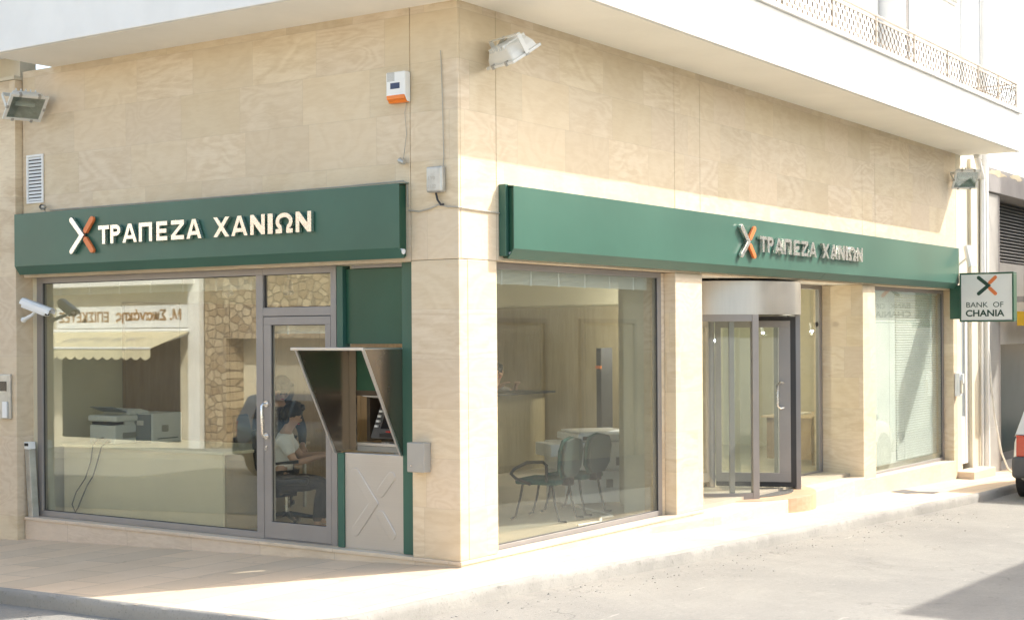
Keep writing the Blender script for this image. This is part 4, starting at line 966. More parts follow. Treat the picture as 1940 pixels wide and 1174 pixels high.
link('recess', MB().box(XO-6, XO-.5, 12.0, 15.75, -1.4, 1.85), 'cream', stb)
link('far_wall', MB().box(XO-6, XO, -1., 5.98, -1.0, 6.5), 'cream', stb)
link('opposite_kerb', MB().box(XO, XO+1.6, -1, 27, -1.7, -.50), 'kerb', None) if False else None
pv = MB()
for y0, y1 in ((0, 6), (6, 12), (12, 18), (18, 27)):
    pv.add([(XO, y0, gz(0, y0)), (XO+1.7, y0, gz(0, y0)), (XO+1.7, y1, gz(0, y1)), (XO, y1, gz(0, y1)), (XO+1.7, y0, gz(0, y0)-.2), (XO+1.7, y1, gz(0, y1)-.2)], [(0, 1, 2, 3), (1, 4, 5, 2)])
struct('opposite_pavement', pv, 'kerb')

# overhead wire
tag(link('overhead_wire', MB().tube([(14.43, .0, 4.72), (18, -2.0, 5.6), (24, -6, 7.4)], .008, 5), 'cable_g'), 'thin overhead wire crossing the sky at the right edge', 'wire')

# ================================================================== cars
def car(label, loc, rz, paint, group=None, L=3.85, Wd=1.64, Hh=1.43, bump='bumper', tall=False):
    t = thing('parked_car', label, 'car', loc, (0, 0, rz)); h = Wd/2
    # stations along x (rear at 0), lower body then greenhouse
    st = [(0.0, .40, .86, .90), (.05, .28, .92, .96), (.35, .20, .93, 1.), (.9, .18, .92, 1.), (1.9, .18, .90, 1.), (2.7, .18, .88, 1.), (3.2, .2, .84, .98), (3.6, .24, .76, .94), (3.82, .34, .66, .84)]
    b = MB(); prof = [(.86, 0), (.97, .18), (1., .5), (.985, .8), (.93, 1.)]
    for x, z0, z1, wf in st:
        for s_ in (-1, 1):
            for pw, pz in (prof if s_ < 0 else reversed(prof)): b.v.append(Vector((x, s_*h*wf*pw, z0+(z1-z0)*pz)))
    k = 10
    for i in range(len(st)-1):
        for q in range(k): b.f.append((i*k+q, i*k+(q+1) % k, (i+1)*k+(q+1) % k, (i+1)*k+q))
    b.f += [tuple(range(k)), tuple(range((len(st)-1)*k+k-1, (len(st)-1)*k-1, -1))]
    link('body', b, paint, t, local=True, smooth=True)
    gl = [(.06, .18), (.22, .62), (.55, .86), (1.7, .86), (2.15, .72), (2.95, .0)]
    rx = [(.02, .91, .92), (.20, 1.30, .80), (.42, Hh, .74), (1.65, Hh+.01, .74), (2.05, Hh-.06, .75), (2.85, .88, .90)]
    g = MB()
    for x, z, wf in rx: g.v += [Vector((x, -h*wf, z)), Vector((x, h*wf, z))]
    base = [(.02, .88, .93), (.2, .88, .94), (.5, .88, .95), (1.6, .88, .95), (2.2, .87, .95), (2.86, .86, .92)]
    nb_ = len(g.v)
    for x, z, wf in base: g.v += [Vector((x, -h*wf, z)), Vector((x, h*wf, z))]
    for i in range(5):
        g.f.append((2*i, 2*i+1, 2*i+3, 2*i+2))
        for s_ in (0, 1): g.f.append((2*i+s_, 2*i+2+s_, nb_+2*i+2+s_, nb_+2*i+s_))
    link('roof', g, paint, t, local=True, smooth=False, bevel=.03, seg=3)
    for s_ in (-1, 1):
        for xa, xb, ta, tb in ((.40, 1.20, .50, 1.22), (1.28, 2.52, 1.30, 2.0)):
            za, zb = .93, Hh-.10
            y0, y1 = s_*h*.953, s_*h*.785
            m_ = MB(); m_.prism([(xa, y0, za), (xb, y0, za), (tb, y1, zb), (ta, y1, zb)], (0, s_*.012, 0)); link('side_window', m_, 'screen', t, local=True)
        for xh in (.75, 1.95): link('door_handle', MB().box(xh-.07, xh+.07, s_*h*.985-.01, s_*h*.985+.01, .76, .80), 'plastic_b', t, local=True, bevel=.006)
        link('side_strip', MB().box(.75, 2.95, s_*(h+.002)-.012, s_*(h+.002)+.012, .46, .52), bump, t, local=True, bevel=.006)
        link('taillight', MB().prism([(-.015, s_*h*.62, .60), (-.015, s_*h*.90, .60), (-.0, s_*h*.90, .90), (-.0, s_*h*.74, .90)], (.06, 0, 0)), 'redlens', t, local=True, bevel=.01)
        link('headlight', MB().box(3.66, 3.80, s_*h*.55, s_*h*.84, .52, .66), 'plastic_w', t, local=True, bevel=.02)
        link('mirror', MB().ball((2.35, s_*(h+.08), .95), (.06, .09, .07)), 'plastic_b', t, local=True, smooth=True)
    m_ = MB(); m_.prism([(-.012, -h*.68, .94), (-.012, h*.68, .94), (.15, h*.62, 1.27), (.15, -h*.62, 1.27)], (.012, 0, .006)); link('rear_window', m_, 'screen', t, local=True)
    link('bumper', MB().box(-.09, .10, -h*.96, h*.96, .30, .60), bump, t, local=True, bevel=.05, seg=3)
    link('bumper', MB().box(3.70, 3.88, -h*.9, h*.9, .26, .50), bump, t, local=True, bevel=.05, seg=3)
    link('number_plate', MB().box(-.105, -.092, -.26, .26, .44, .54), 'plastic_w', t, local=True)
    for x in (.60, 3.05):
        for s_ in (-1, 1):
            y = s_*(h-.09)
            wl = link('wheel', MB().tube([(x, y-.085, .29), (x, y-.07, .29), (x, y+.07, .29), (x, y+.085, .29)], [.26, .29, .29, .26], 24), 'rubber', t, local=True, smooth=True)
            link('rim', MB().tube([(x, y+s_*.086, .29), (x, y+s_*.094, .29)], [.19, .15], 20), 'galv', wl, local=True)
            link('wheel_arch', MB().tube([(x, s_*(h-.19), .31), (x, s_*(h+.004), .31)], .345, 24), 'alu_dark', t, local=True)
    return t
car('white hatchback with a red tail light and grey bumper at the right edge', (11.28, -2.13, -.112-.03*11.4), 0, 'carwhite')
cb_ = car('dark blue hatchback mirrored in the glass door', (-8.75, 10.95, -.112-.033*9.5), R(-90), 'carblue', bump='plastic_b', Hh=1.35)

# ================================================================== interior furniture
def rz4(x, y, a, z=.02): return Matrix.Translation((x, y, z)) @ Matrix.Rotation(R(a), 4, 'Z')
# printer desk along the party wall
dk = thing('printer_desk', 'pale desk with plain front panel carrying the printers behind the big left window', 'desk', (.8, 4.3, .02))
link('top', MB().box(.33, 1.30, 3.08, 5.50, .77, .80), 'inwhite', dk, bevel=.004); link('front_panel', MB().box(.36, .385, 3.12, 5.48, .021, .769), 'cream_board', dk)
for y in (3.10, 5.46): link('end_panel', MB().box(.39, 1.27, y, y+.025, .021, .769), 'tan_board', dk)
pr = thing('office_printer', 'white multifunction printer with its paper lid tilted up, on the pale desk', 'printer', (.65, 5.0, .80))
link('body', MB().box(.45, .86, 4.78, 5.18, .802, 1.0), 'plastic_w', pr, bevel=.015); link('scanner', MB().box(.44, .90, 4.75, 5.20, 1.035, 1.10), 'plastic_w', pr, bevel=.02)
link('neck', MB().box(.60, .86, 4.80, 5.18, 1.0, 1.035), 'plastic_w', pr)
link('output_slot', MB().box(.452, .60, 4.82, 5.14, 1.001, 1.034), 'alu_dark', pr); link('paper_tray', MB().box(.42, .449, 4.84, 5.12, .82, .86), 'plastic_g', pr)
link('lid', MB().prism([(.44, 4.80, 1.18), (.44, 5.16, 1.18), (.62, 5.16, 1.125), (.62, 4.80, 1.125)], (.004, 0, .012)), 'plastic_g', pr, bevel=.003)
link('feeder', MB().prism([(.62, 4.76, 1.102), (.90, 4.76, 1.102), (.90, 4.76, 1.13), (.78, 4.76, 1.16), (.66, 4.76, 1.15)], (0, .42, 0)), 'plastic_w', pr, bevel=.012)
link('side_vent', MB().box(.55, .75, 4.776, 4.779, .86, .92), 'box', pr)
lp = thing('box_printer', 'boxy printer with dark grey side and pale front on the pale desk', 'printer', (.93, 4.75, .80))
link('body', MB().box(.735, 1.14, 4.53, 4.93, .802, 1.115), 'plastic_w', lp, bevel=.012); link('side_panel', MB().box(.727, .734, 4.55, 4.92, .81, 1.105), 'plastic_g', lp, bevel=.003)
link('label_plate', MB().box(.724, .7265, 4.66, 4.76, .99, 1.04), 'paper', lp); link('port_strip', MB().box(.725, .7265, 4.86, 4.90, .82, 1.07), 'plastic_w', lp); link('vent', MB().box(.86, .95, 4.526, 4.5295, .92, .99), 'galv', lp); link('tray_line', MB().box(.80, 1.08, 4.526, 4.5295, .845, .857), 'plastic_g', lp)
for pts, lab in (([(.47, 4.95, .87), (.40, 4.97, .86), (.33, 4.98, .80), (.315, 5.0, .62), (.31, 5.08, .45), (.305, 5.22, .30), (.30, 5.28, .17), (.29, 5.22, .10), (.28, 5.20, .03)], 'black power cable hanging from the white printer to the floor'),
                 ([(.73, 4.88, .95), (.60, 4.90, .88), (.40, 4.84, .83), (.325, 4.84, .79), (.315, 4.90, .62), (.312, 4.96, .48), (.31, 5.05, .38), (.305, 5.12, .26), (.295, 5.18, .14), (.27, 5.25, .03)], 'black power cable hanging from the grey boxy printer across the desk front')):
    tag(link('power_cable', MB().tube(pts, .007, 6), 'cable_b', smooth=True), lab, 'cable', 'printer cables')

def office_chair(label, loc, a, cloth='plastic_b', group=None, back=.52):
    t = thing('office_chair', label, 'chair', (loc[0], loc[1], .02), (0, 0, R(a)), group)
    link('seat', MB().box(-.23, .23, -.22, .23, .42, .49), cloth, t, bevel=.03, local=True, seg=3)
    link('backrest', MB().prism([(-.20, -.24, .56), (.20, -.24, .56), (.22, -.27, .8), (.17, -.29, .56+back), (-.17, -.29, .56+back), (-.22, -.27, .8)], (0, -.05, 0)), cloth, t, bevel=.025, local=True, seg=3)
    link('back_bar', MB().box(-.03, .03, -.30, -.25, .40, .62), 'plastic_b', t, local=True)
    link('column', MB().cyl((0, 0, .10), (0, 0, .42), .028), 'chrome', t, local=True, smooth=True)
    for k in range(5):
        q = R(72*k+20); c, s_ = math.cos(q), math.sin(q)
        lg = link('base_leg', MB().tube([(0, 0, .12), (.30*c, .30*s_, .075)], [.03, .018], 8), 'plastic_b', t, local=True, smooth=True)
        link('caster', MB().tube([(.30*c-s_*.025, .30*s_+c*.025, .03), (.30*c+s_*.025, .30*s_-c*.025, .03)], .03, 12), 'plastic_b', lg, local=True, smooth=True)
    for s_ in (-1, 1): link('armrest', MB().tube([(s_*.24, -.1, .45), (s_*.28, -.1, .64), (s_*.28, .14, .66)], .018, 8), 'plastic_b', t, local=True, smooth=True)
    return t
FA = math.degrees(math.atan2(-.78, .62))-90     # chair +y looks along (.62,-.78)
office_chair('office chair under the seated person behind the glass door', (1.10, 2.98), FA, back=.40)
office_chair('dark office chair with rounded back behind the right end of the big left window', (2.30, 4.42), 200, back=.45)
office_chair('tall black office chair at the desk seen past the revolving door', (11.4, 1.62), 75, back=.72)
wd = thing('work_desk', 'wooden desk in front of the seated person behind the glass door', 'desk', (1.7, 2.3, .02))
link('top', MB().box(-.35, .35, -.6, .6, .70, .73).xf(rz4(1.62, 2.33, FA+90, 0)), 'beech', wd, bevel=.004)
for s_ in (-1, 1): link('end_panel', MB().box(-.33, .33, s_*.57-.015, s_*.57+.015, .02, .70).xf(rz4(1.62, 2.33, FA+90, 0)), 'beech', wd)
mo = thing('monitor', 'grey monitor on the desk behind the cash machine hood', 'monitor', (1.85, 2.2, .73)); link('panel', MB().box(-.02, .02, -.22, .22, .82, 1.12).xf(rz4(1.80, 2.06, FA+90, 0)), 'plastic_g', mo, bevel=.006); link('stand', MB().box(-.08, .08, -.1, .1, .731, .745).box(-.015, .015, -.03, .03, .745, .85).xf(rz4(1.80, 2.06, FA+90, 0)), 'plastic_g', mo)
fp = thing('flower_pot', 'small bunch of red and yellow flowers near the right end of the big left window', 'flowers', (2.05, 4.1, .76))
link('pot', MB().tube([(2.05, 4.1, .745), (2.05, 4.1, .83)], [.05, .07], 14), 'plastic_g', fp, smooth=True)
lf_ = MB(); pe_ = MB(); py_ = MB()
for k in range(60):
    a = random.uniform(0, 6.28); r = random.uniform(.02, .17); z = .84+random.uniform(0, .12)
    c = Vector((2.05+r*math.cos(a), 4.1+r*math.sin(a), z)); d = Vector((random.uniform(-1, 1), random.uniform(-1, 1), random.uniform(-.3, 1))).normalized()*.045; n_ = d.orthogonal()*.4
    (lf_ if k % 2 else (pe_ if k % 4 else py_)).add([c-d, c+n_, c+d, c-n_], [(0, 1, 2, 3)])
link('foliage', lf_, 'leaf', fp); link('blossom', pe_, 'petal', fp); link('blossom', py_, 'petal_y', fp)
stl = thing('side_table', 'low wooden side table under the bunch of flowers', 'table', (2.05, 4.1, .02)); link('top', MB().box(1.75, 2.4, 3.85, 4.35, .715, .744), 'beech', stl)
for x in (1.78, 2.34):
    for y in (3.88, 4.29): link('leg', MB().box(x, x+.03, y, y+.03, .021, .715), 'galv', stl)

# waiting chairs in the right window, backs towards the side street
def waiting_chair(label, x, y, a, arm):
    t = thing('waiting_chair', label, 'chair', (x, y, .02), (0, 0, R(a)), 'green waiting chairs in the right window')
    link('seat', MB().box(-.23, .23, -.20, .27, .37, .43), 'fab_green', t, local=True, bevel=.025, seg=3)
    bk = [(-.14, .43), (.14, .43), (.235, .53), (.25, .72), (.18, .83), (-.02, .86), (-.19, .83), (-.25, .72), (-.235, .53)]
    link('backrest', MB().prism([(u, -.235-.10*(v-.47), v) for u, v in bk], (0, .035, 0)), 'fab_green', t, local=True, bevel=.012)
    link('back_shell', MB().prism([(u*.955, -.247-.10*(v-.47), .675+(v-.675)*.955) for u, v in bk], (0, -.03, 0)), 'fab_grey', t, local=True, bevel=.014)
    link('back_stem', MB().box(-.06, .06, -.27, -.18, .36, .52), 'plastic_b', t, local=True, bevel=.01)
    for s_ in (-1, 1):
        link('leg', MB().tube([(s_*.21, -.30, .015), (s_*.21, -.22, .015), (s_*.205, -.17, .20), (s_*.20, -.14, .38)], .0125, 8), 'plastic_b', t, local=True, smooth=True)
        link('leg', MB().tube([(s_*.21, .32, .015), (s_*.21, .27, .04), (s_*.205, .22, .22), (s_*.20, .19, .38)], .0125, 8), 'plastic_b', t, local=True, smooth=True)
    if arm: link('armrest', MB().tube([(-.245, -.10, .41), (-.25, -.10, .58), (-.25, -.06, .61), (-.25, .12, .60), (-.25, .26, .53), (-.25, .30, .48), (-.25, .24, .43), (-.25, .08, .38)], .017, 8), 'plastic_b', t, local=True, smooth=True)
    return t
waiting_chair('green waiting chair with an armrest, nearer the building corner', 2.86, 1.0, 8, True)
waiting_chair('green waiting chair without armrest, beside the photocopier', 3.50, 1.05, 2, False)
cp = thing('photocopier', 'large white photocopier behind the green waiting chairs', 'photocopier', (4.28, 1.42, .02), (0, 0, R(-36)))
def cpp(n_, x0, x1, y0, y1, z0, z1, m_, bv=.01): return link(n_, MB().box(x0, x1, y0, y1, z0, z1), m_, cp, local=True, bevel=bv)
cpp('cabinet', -.36, .40, -.28, .30, .03, .38, 'plastic_w'); cpp('body', -.38, .42, -.30, .32, .385, .70, 'plastic_w', .02); cpp('scanner', -.22, .45, -.31, .33, .715, .79, 'plastic_w', .015)
cpp('lid', -.18, .43, -.28, .31, .792, .82, 'plastic_w', .012); cpp('side_tray', -.52, -.382, -.26, .22, .55, .69, 'plastic_w', .012); cpp('dark_slot', -.16, .06, -.318, -.311, .73, .77, 'plastic_b', .002)
for x in (.02, .30): cpp('catch', x, x+.09, -.309, -.301, .62, .66, 'plastic_b', .002)
for x, z, w_ in ((.05, .48, .09), (.24, .44, .06), (.12, .20, .08)): cpp('grille', x, x+w_, -.309, -.301, z, z+.09, 'box', .002)
tag(link('floor_cable', MB().tube([(2.55, .45, .03), (2.9, .40, .03), (3.15, .55, .035), (3.3, .50, .04), (3.5, .75, .04), (3.6, 1.05, .06), (3.7, 1.25, .08), (3.85, 1.30, .05)], .014, 6), 'cable_w', smooth=True), 'white cable lying on the floor beneath the green waiting chairs', 'cable')
tag(link('hanging_cable', MB().tube([(4.45, 1.12, .75), (4.62, 1.10, 1.0), (4.66, 1.1, 1.5), (4.66, 1.1, 2.9)], .009, 6), 'cable_w', smooth=True), 'white cable dropping from the ceiling to the photocopier', 'cable')
ct = thing('teller_counter', 'wood fronted teller counter with a thin dark top at the back of the right window', 'counter', (7, 4.4, .02))
link('front', MB().box(5.6, 7.7, 4.2, 4.26, .02, 1.08), 'veneer_pale', ct); link('top', MB().box(5.55, 7.75, 4.05, 4.7, 1.082, 1.11), 'plastic_b', ct, bevel=.004); link('end_panel', MB().box(7.66, 7.70, 4.262, 4.68, .02, 1.08), 'veneer', ct)
qp = thing('queue_post', 'short chrome queue post with black belt head near the left side of the right window', 'queue post', (3.0, 2.4, .02))
link('post', MB().cyl((2.98, 2.42, .03), (2.98, 2.42, .86), .032, 16), 'chrome', qp, smooth=True); link('base', MB().tube([(2.98, 2.42, .02), (2.98, 2.42, .035), (2.98, 2.42, .05)], [.17, .16, .05], 20), 'chrome', qp, smooth=True); link('belt_head', MB().cyl((2.98, 2.42, .72), (2.98, 2.42, .84), .05, 16), 'plastic_b', qp, smooth=True)
fs_ = thing('display_stand', 'tall dark display stand with an orange stripe behind the photocopier', 'display stand', (7.4, 2.9, .02))
link('panel', MB().box(7.30, 7.60, 3.02, 3.10, .30, 1.72), 'plastic_b', fs_, bevel=.006); link('stripe', MB().box(7.28, 7.30, 3.015, 3.10, 1.44, 1.48), 'amber', fs_); link('foot', MB().box(7.25, 7.65, 2.9, 3.2, .02, .05), 'plastic_b', fs_); link('stem', MB().box(7.42, 7.48, 3.04, 3.08, .05, .30), 'plastic_b', fs_)
od = thing('office_desk', 'wooden office desk seen past the revolving door', 'desk', (10.3, 1.4, .02))
link('top', MB().box(9.7, 10.95, 1.0, 1.78, .69, .72), 'beech', od, bevel=.004); link('front_panel', MB().box(9.78, 9.81, 1.05, 1.73, .1, .688), 'veneer', od); link('end_panel', MB().box(9.83, 10.9, 1.03, 1.06, .022, .688), 'veneer', od)
tag(link('paper_stack', MB().box(10.1, 10.4, 1.3, 1.55, .722, .745), 'paper', None, bevel=.003), 'stack of white papers on the office desk past the revolving door', 'papers')

# ceiling spotlights
def spot(label, p, lit, watts=0.):
    t = thing('ceiling_spotlight', label, 'spotlight', p, group='spotlights hanging from the bank ceiling'); x, y, z = p
    link('stem', MB().cyl((x, y, z+.05), (x, y, 2.945), .003 if lit else .010, 8), 'plastic_g' if lit else 'plastic_w', t, smooth=True); link('head', MB().tube([(x, y, z+.07), (x, y, z+.05), (x-.03, y-.03, z-.03), (x-.04, y-.04, z-.06)], [.012, .02, .022, .026] if lit else [.02, .045, .05, .062], 14), 'plastic_w', t, smooth=True)
    link('bulb', MB().ball((x-.045, y-.045, z-.062), .018 if lit else .03), 'lampon' if lit else 'plastic_w', t, smooth=True)
    if watts:
        l = bpy.data.lights.new('spotlight_light', 'POINT'); l.energy = watts; l.shadow_soft_size = .02 if lit else .08; l.color = (1, .93, .80); lo_ = bpy.data.objects.new('spotlight_light', l); COL.objects.link(lo_); lo_.parent = t; lo_.location = (-.05, -.05, -.10) if lit else (-.25, -.2, -.45)
WT = 5.
spot('white spotlight hanging from the ceiling seen through the small window over the door', (1.75, 3.55, 2.43), False)
spot('white spotlight seen near the top right of the big left window', (1.6, 4.3, 2.43), False)
spot('added fill spotlight at the back, beside the inner wall edge of the right window', (8.0, 2.5, 2.45), False, 42.)  # fill lamp added to brighten the room behind the right window
spot('lit spotlight seen through the open wing of the revolving door', (10.1, 1.95, 1.97), True, WT)
spot('lit spotlight seen through the curved glass of the revolving door', (10.2, 2.79, 1.86), True, WT)
spot('lit spotlight seen through the narrow pane right of the revolving door', (10.85, 1.50, 1.99), True, WT)

# ================================================================== people behind the glass
def skin_mesh(vs, es, rs, sub=2):
    me = bpy.data.meshes.new('figure'); me.from_pydata(vs, es, []); o = bpy.data.objects.new('figure', me); COL.objects.link(o)
    o.modifiers.new('skin', 'SKIN'); sv = me.skin_vertices[0].data
    for i, r in enumerate(rs): sv[i].radius = (r, r) if not isinstance(r, tuple) else r
    sv[0].use_root = True
    ss_ = o.modifiers.new('sub', 'SUBSURF'); ss_.levels = sub; ss_.render_levels = sub
    dg = bpy.context.evaluated_depsgraph_get(); m2 = bpy.data.meshes.new_from_object(o.evaluated_get(dg))
    mb = MB(); mb.v = [v.co.copy() for v in m2.vertices]; mb.f = [tuple(p.vertices) for p in m2.polygons]
    bpy.data.objects.remove(o); bpy.data.meshes.remove(me); bpy.data.meshes.remove(m2); return mb
class Fig:
    def __init__(s): s.v = []; s.e = []; s.r = []; s.ix = {}
    def p(s, name, co, r, to=None):
        s.ix[name] = len(s.v); s.v.append(tuple(co)); s.r.append(r)
        if to: s.e.append((s.ix[to], s.ix[name]))
        return s
    def mb(s, sub=2): return skin_mesh(s.v, s.e, s.r, sub)
def person(label, loc, J, F, cloth, hair, long_hair=False, sleeves='short', legs='dark_cloth'):
    """J: joints in world space; F: where the face looks"""
    t = thing('person', label, 'person', loc); V = Vector
    J = {k: V(v) for k, v in J.items()}; F = V(F).normalized(); U = (J['head']-J['neck']).normalized(); S_ = U.cross(F).normalized(); F = S_.cross(U).normalized()
    f = Fig(); w_ = J['pel'].lerp(J['chest'], .5)
    f.p('pel', J['pel'], .115).p('waist', w_, .105, 'pel').p('chest', J['chest'], .12, 'waist').p('nb', J['chest'].lerp(J['neck'], .65), .075, 'chest').p('neck', J['neck'], .048, 'nb')
    hc = J['head']
    f.p('jaw', hc-U*.055+F*.012, .062, 'neck').p('face', hc+F*.008, .078, 'jaw').p('skull', hc+U*.055-F*.012, .080, 'face').p('crown', hc+U*.10-F*.015, .045, 'skull')
    f.p('nose', hc-U*.008+F*.098, .011, 'face')
    for sd_ in 'LR':
        k = 1 if sd_ == 'L' else -1
        f.p('ear'+sd_, hc+S_*k*.086-F*.012, .014, 'face')
        f.p('sh'+sd_, J['sh'+sd_], .058, 'chest').p('el'+sd_, J['el'+sd_], .041, 'sh'+sd_).p('wr'+sd_, J['wr'+sd_], .027, 'el'+sd_)
        d = (J['wr'+sd_]-J['el'+sd_]).normalized(); pv_ = d.cross(V((0, 0, 1))).normalized(); dn = d.cross(pv_)
        if dn.z > 0: dn = -dn
        f.p('palm'+sd_, J['wr'+sd_]+d*.055, .030, 'wr'+sd_)
        for q in range(4):
            o_ = (q-1.5)*.019; L_ = (.066, .076, .072, .055)[q]; b = J['wr'+sd_]+d*.085+pv_*o_
            f.p('f%d%s' % (q, sd_), b, .010, 'palm'+sd_).p('g%d%s' % (q, sd_), b+d*L_*.5+dn*.008, .0085, 'f%d%s' % (q, sd_)).p('h%d%s' % (q, sd_), b+d*L_*.85+dn*.03, .007, 'g%d%s' % (q, sd_))
        f.p('th'+sd_, J['wr'+sd_]+d*.05-pv_*k*.036, .011, 'palm'+sd_).p('ti'+sd_, J['wr'+sd_]+d*.088-pv_*k*.05, .008, 'th'+sd_)
        if 'kn'+sd_ in J:
            f.p('hi'+sd_, J['hi'+sd_], .085, 'pel').p('kn'+sd_, J['kn'+sd_], .058, 'hi'+sd_).p('an'+sd_, J['an'+sd_], .038, 'kn'+sd_).p('to'+sd_, J['an'+sd_]+V((F.x, F.y, 0)).normalized()*.15-V((0, 0, .03)), .03, 'an'+sd_)
    body = link('body', f.mb(2), 'skin', t, smooth=True)
    for k in (-1, 1):
        link('eye', MB().ball(hc+U*.022+F*.074+S_*k*.030, .011), 'plastic_b', t, smooth=True)
    link('mouth', MB().ball(hc-U*.048+F*.074, (.018, .018, .006)), 'petal', t, smooth=True)
    # clothing
    g = Fig(); g.p('pel', J['pel']-V((0, 0, .07)), .138).p('waist', w_, .125, 'pel').p('chest', J['chest'], .140, 'waist').p('nb', J['chest'].lerp(J['neck'], .6), .085, 'chest')
    for sd_ in 'LR':
        g.p('sh'+sd_, J['sh'+sd_], .074, 'chest')
        if sleeves == 'short': g.p('el'+sd_, J['sh'+sd_].lerp(J['el'+sd_], .72), .062, 'sh'+sd_)
        else: g.p('el'+sd_, J['el'+sd_], .055, 'sh'+sd_).p('wr'+sd_, J['el'+sd_].lerp(J['wr'+sd_], .92), .038, 'el'+sd_)
    link('shirt', g.mb(2), cloth, t, smooth=True)
    if 'knL' in J:
        h_ = Fig(); h_.p('pel', J['pel']-V((0, 0, .01)), .136)
        for sd_ in 'LR': h_.p('hi'+sd_, J['hi'+sd_], .098, 'pel').p('kn'+sd_, J['kn'+sd_], .070, 'hi'+sd_).p('an'+sd_, J['an'+sd_]+V((0, 0, .03)), .052, 'kn'+sd_)
        link('trousers', h_.mb(2), legs, t, smooth=True)
        for sd_ in 'LR': link('shoe', MB().tube([J['an'+sd_]-V((F.x, F.y, 0))*.05-V((0, 0, .03)), J['an'+sd_]+V((F.x, F.y, 0))*.06-V((0, 0, .03)), J['an'+sd_]+V((F.x, F.y, 0))*.19-V((0, 0, .04))], [.038, .045, .028], 10), 'plastic_b', t, smooth=True)
    hr = MB(); hr.ball(hc+U*.045-F*.028, (.100, .100, .105), 24, 16)
    hr.ball(hc-U*.02-F*.055, (.078, .078, .09), 16, 12); hr.ball(hc+U*.10+F*.022, (.052, .052, .036), 16, 10)
    if long_hair:
        for k in (-1, 0, 1): hr.tube([hc+U*.06+S_*k*.07-F*.03, hc-U*.03+S_*k*.095-F*.02, hc-U*.15+S_*k*.095-F*.01, hc-U*.27+S_*k*.08+F*.0], [.055, .05, .045, .02], 12)
    for i, v in enumerate(hr.v):
        d = v-hc; hr.v[i] = v+d.normalized()*.012*noise.noise(v*38)+d.normalized()*.010*noise.noise(v*13)
    link('hair', hr, hair, t, smooth=True)
    return t
Fm = Vector((.62, -.78, 0)); Sm = Vector((.78, .62, 0))
P = Vector((1.07, 3.03, .48))
def mp(o, f, s_, z): return tuple(o+Fm*f+Sm*s_+Vector((0, 0, z)))
person('person in a white shirt with short dark hair, seated in profile behind the glass door', (P.x, P.y, .02), dict(
    pel=mp(P, -.02, 0, 0), chest=mp(P, .03, 0, .35), neck=mp(P, .07, 0, .51), head=mp(P, .13, 0, .63),
    shL=mp(P, .04, .17, .41), elL=mp(P, .18, .24, .21), wrL=mp(P, .40, .16, .235), shR=mp(P, .04, -.17, .41), elR=mp(P, .16, -.22, .18), wrR=mp(P, .40, -.12, .235),
    hiL=mp(P, .05, .10, -.03), knL=mp(P, .42, .12, -.04), anL=mp(P, .40, .12, -.46), hiR=mp(P, .05, -.10, -.03), knR=mp(P, .42, -.11, -.04), anR=mp(P, .36, -.11, -.46)),
    Fm-Vector((0, 0, .30)), 'shirt', 'hair_d')
pc = MB(); pc.box(-.075, .075, -.10, .10, -.002, .002).xf(Matrix.Translation(mp(P, .52, .03, .30)) @ Matrix.Rotation(R(FA+90), 4, 'Z') @ Matrix.Rotation(R(-38), 4, 'Y')); tag(link('paper_sheet', pc, 'paper'), 'white sheet held by the person in the white shirt', 'paper')
P2 = Vector((1.47, 3.44, .80))
Fm2 = Fm = Vector((-.50, -.866, 0)); Sm = Vector((.866, -.5, 0))
person('person in dark clothes with long brown hair bending forward behind the glass door', (P2.x, P2.y, .02), dict(
    pel=mp(P2, -.05, 0, .02), chest=mp(P2, -.02, 0, .34), neck=mp(P2, .04, 0, .455), head=mp(P2, .12, 0, .55),
    shL=mp(P2, -.04, .17, .38), elL=mp(P2, .08, .23, .14), wrL=mp(P2, .25, .18, -.02), shR=mp(P2, -.04, -.17, .38), elR=mp(P2, .04, -.25, .12), wrR=mp(P2, .22, -.24, -.02),
    hiL=mp(P2, -.05, .09, -.03), knL=mp(P2, .0, .10, -.40), anL=mp(P2, -.06, .10, -.73), hiR=mp(P2, -.05, -.09, -.03), knR=mp(P2, -.02, -.10, -.40), anR=mp(P2, -.08, -.10, -.73)),
    Fm2-Vector((0, 0, .55)), 'dark_cloth', 'hair_b', True, 'long')
P3 = Vector((7.55, 4.98, .66)); Fm = Vector((-.3, -.95, 0)).normalized(); Sm = Vector((.95, -.3, 0)).normalized()
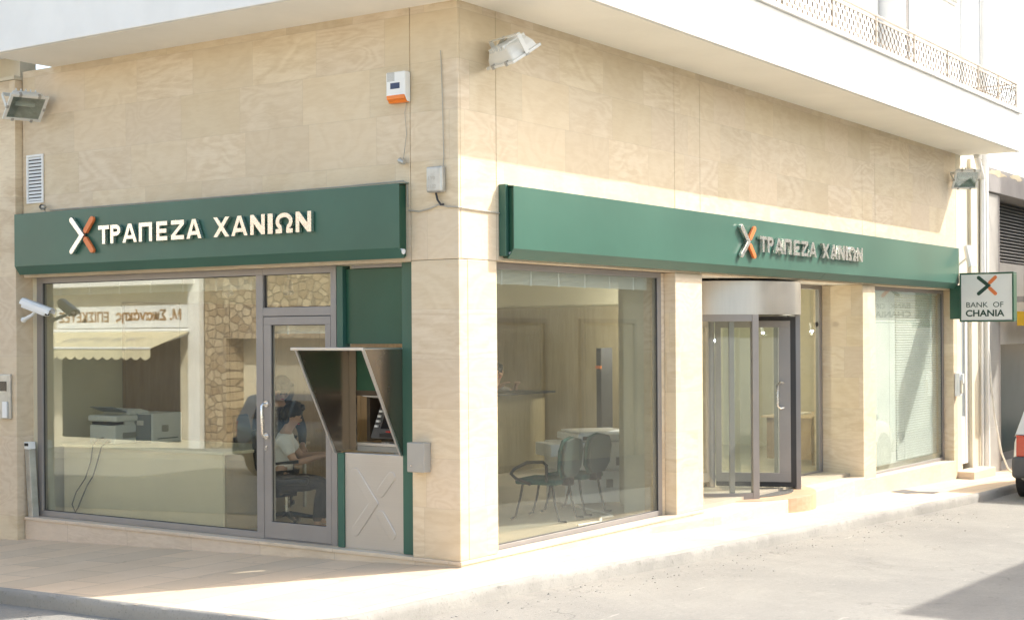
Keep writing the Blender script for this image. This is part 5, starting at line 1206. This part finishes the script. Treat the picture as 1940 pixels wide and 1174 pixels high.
person('person in grey with short dark hair behind the wood fronted teller counter', (P3.x, P3.y, .02), dict(
    pel=mp(P3, 0, 0, 0), chest=mp(P3, .03, 0, .38), neck=mp(P3, .05, 0, .56), head=mp(P3, .08, 0, .70),
    shL=mp(P3, .03, .18, .44), elL=mp(P3, .16, .24, .40), wrL=mp(P3, .34, .14, .52), shR=mp(P3, .03, -.18, .44), elR=mp(P3, .16, -.24, .40), wrR=mp(P3, .34, -.14, .52),
    hiL=mp(P3, .0, .1, -.03), knL=mp(P3, .06, .12, -.33), anL=mp(P3, .0, .12, -.57), hiR=mp(P3, .0, -.1, -.03), knR=mp(P3, .06, -.12, -.33), anR=mp(P3, .0, -.12, -.57)),
    Fm, 'grey_cloth', 'hair_d')

# ================================================================== litter on the ground
def scrap(label, x, y, s_, mat='paper', dz=0.):
    n_ = 9; mb = MB(); z = gz(x, y)+dz
    pts = [(x+s_*math.cos(k*6.283/n_)*random.uniform(.5, 1.2), y+s_*.7*math.sin(k*6.283/n_)*random.uniform(.5, 1.2)) for k in range(n_)]
    mb.v = [Vector((x, y, z+s_*.5))]+[Vector((a, b, z+random.uniform(.004, s_*.35))) for a, b in pts]; mb.f = [(0, k+1, (k+1) % n_+1) for k in range(n_)]
    tag(link('paper_scrap', mb, mat), label, 'litter')
scrap('crumpled white paper scrap by the kerb at the left edge', -2.45, 2.85, .07, dz=-.11)
scrap('small white scrap on the road below the left kerb', -2.62, .78, .035, dz=-.11)
hp = MB(); pts = [(9.89, -.06), (10.2, -.06), (10.39, -.076), (10.2, -.36), (10.30, -.63), (9.97, -.638), (9.95, -.45), (9.75, -.34)]
hp.v = [Vector((x, y, gz(x, 0)+.005)) for x, y in pts]; hp.f = [tuple(range(len(pts)))]
tag(link('broken_paving', hp, 'bumper'), 'dark broken patch in the pavement in front of the blind window', 'paving patch')
st2 = MB(); random.seed(3)
for k in range(600):
    if k < 450: x = random.uniform(-1.5, 9); y = kr(x)-.08-abs(random.gauss(0, .35))
    else: y = random.uniform(-1, 4); x = kl(y)-.08-abs(random.gauss(0, .25))
    s_ = .003+.006*random.random()**3; z = gz(x, y)-.112
    st2.ball((x, y, z+s_*.3), (s_*random.uniform(.7, 1.6), s_*random.uniform(.7, 1.4), s_*.6), 5, 4)
o = link('road_grit', st2, 'kerb'); o['kind'] = 'stuff'
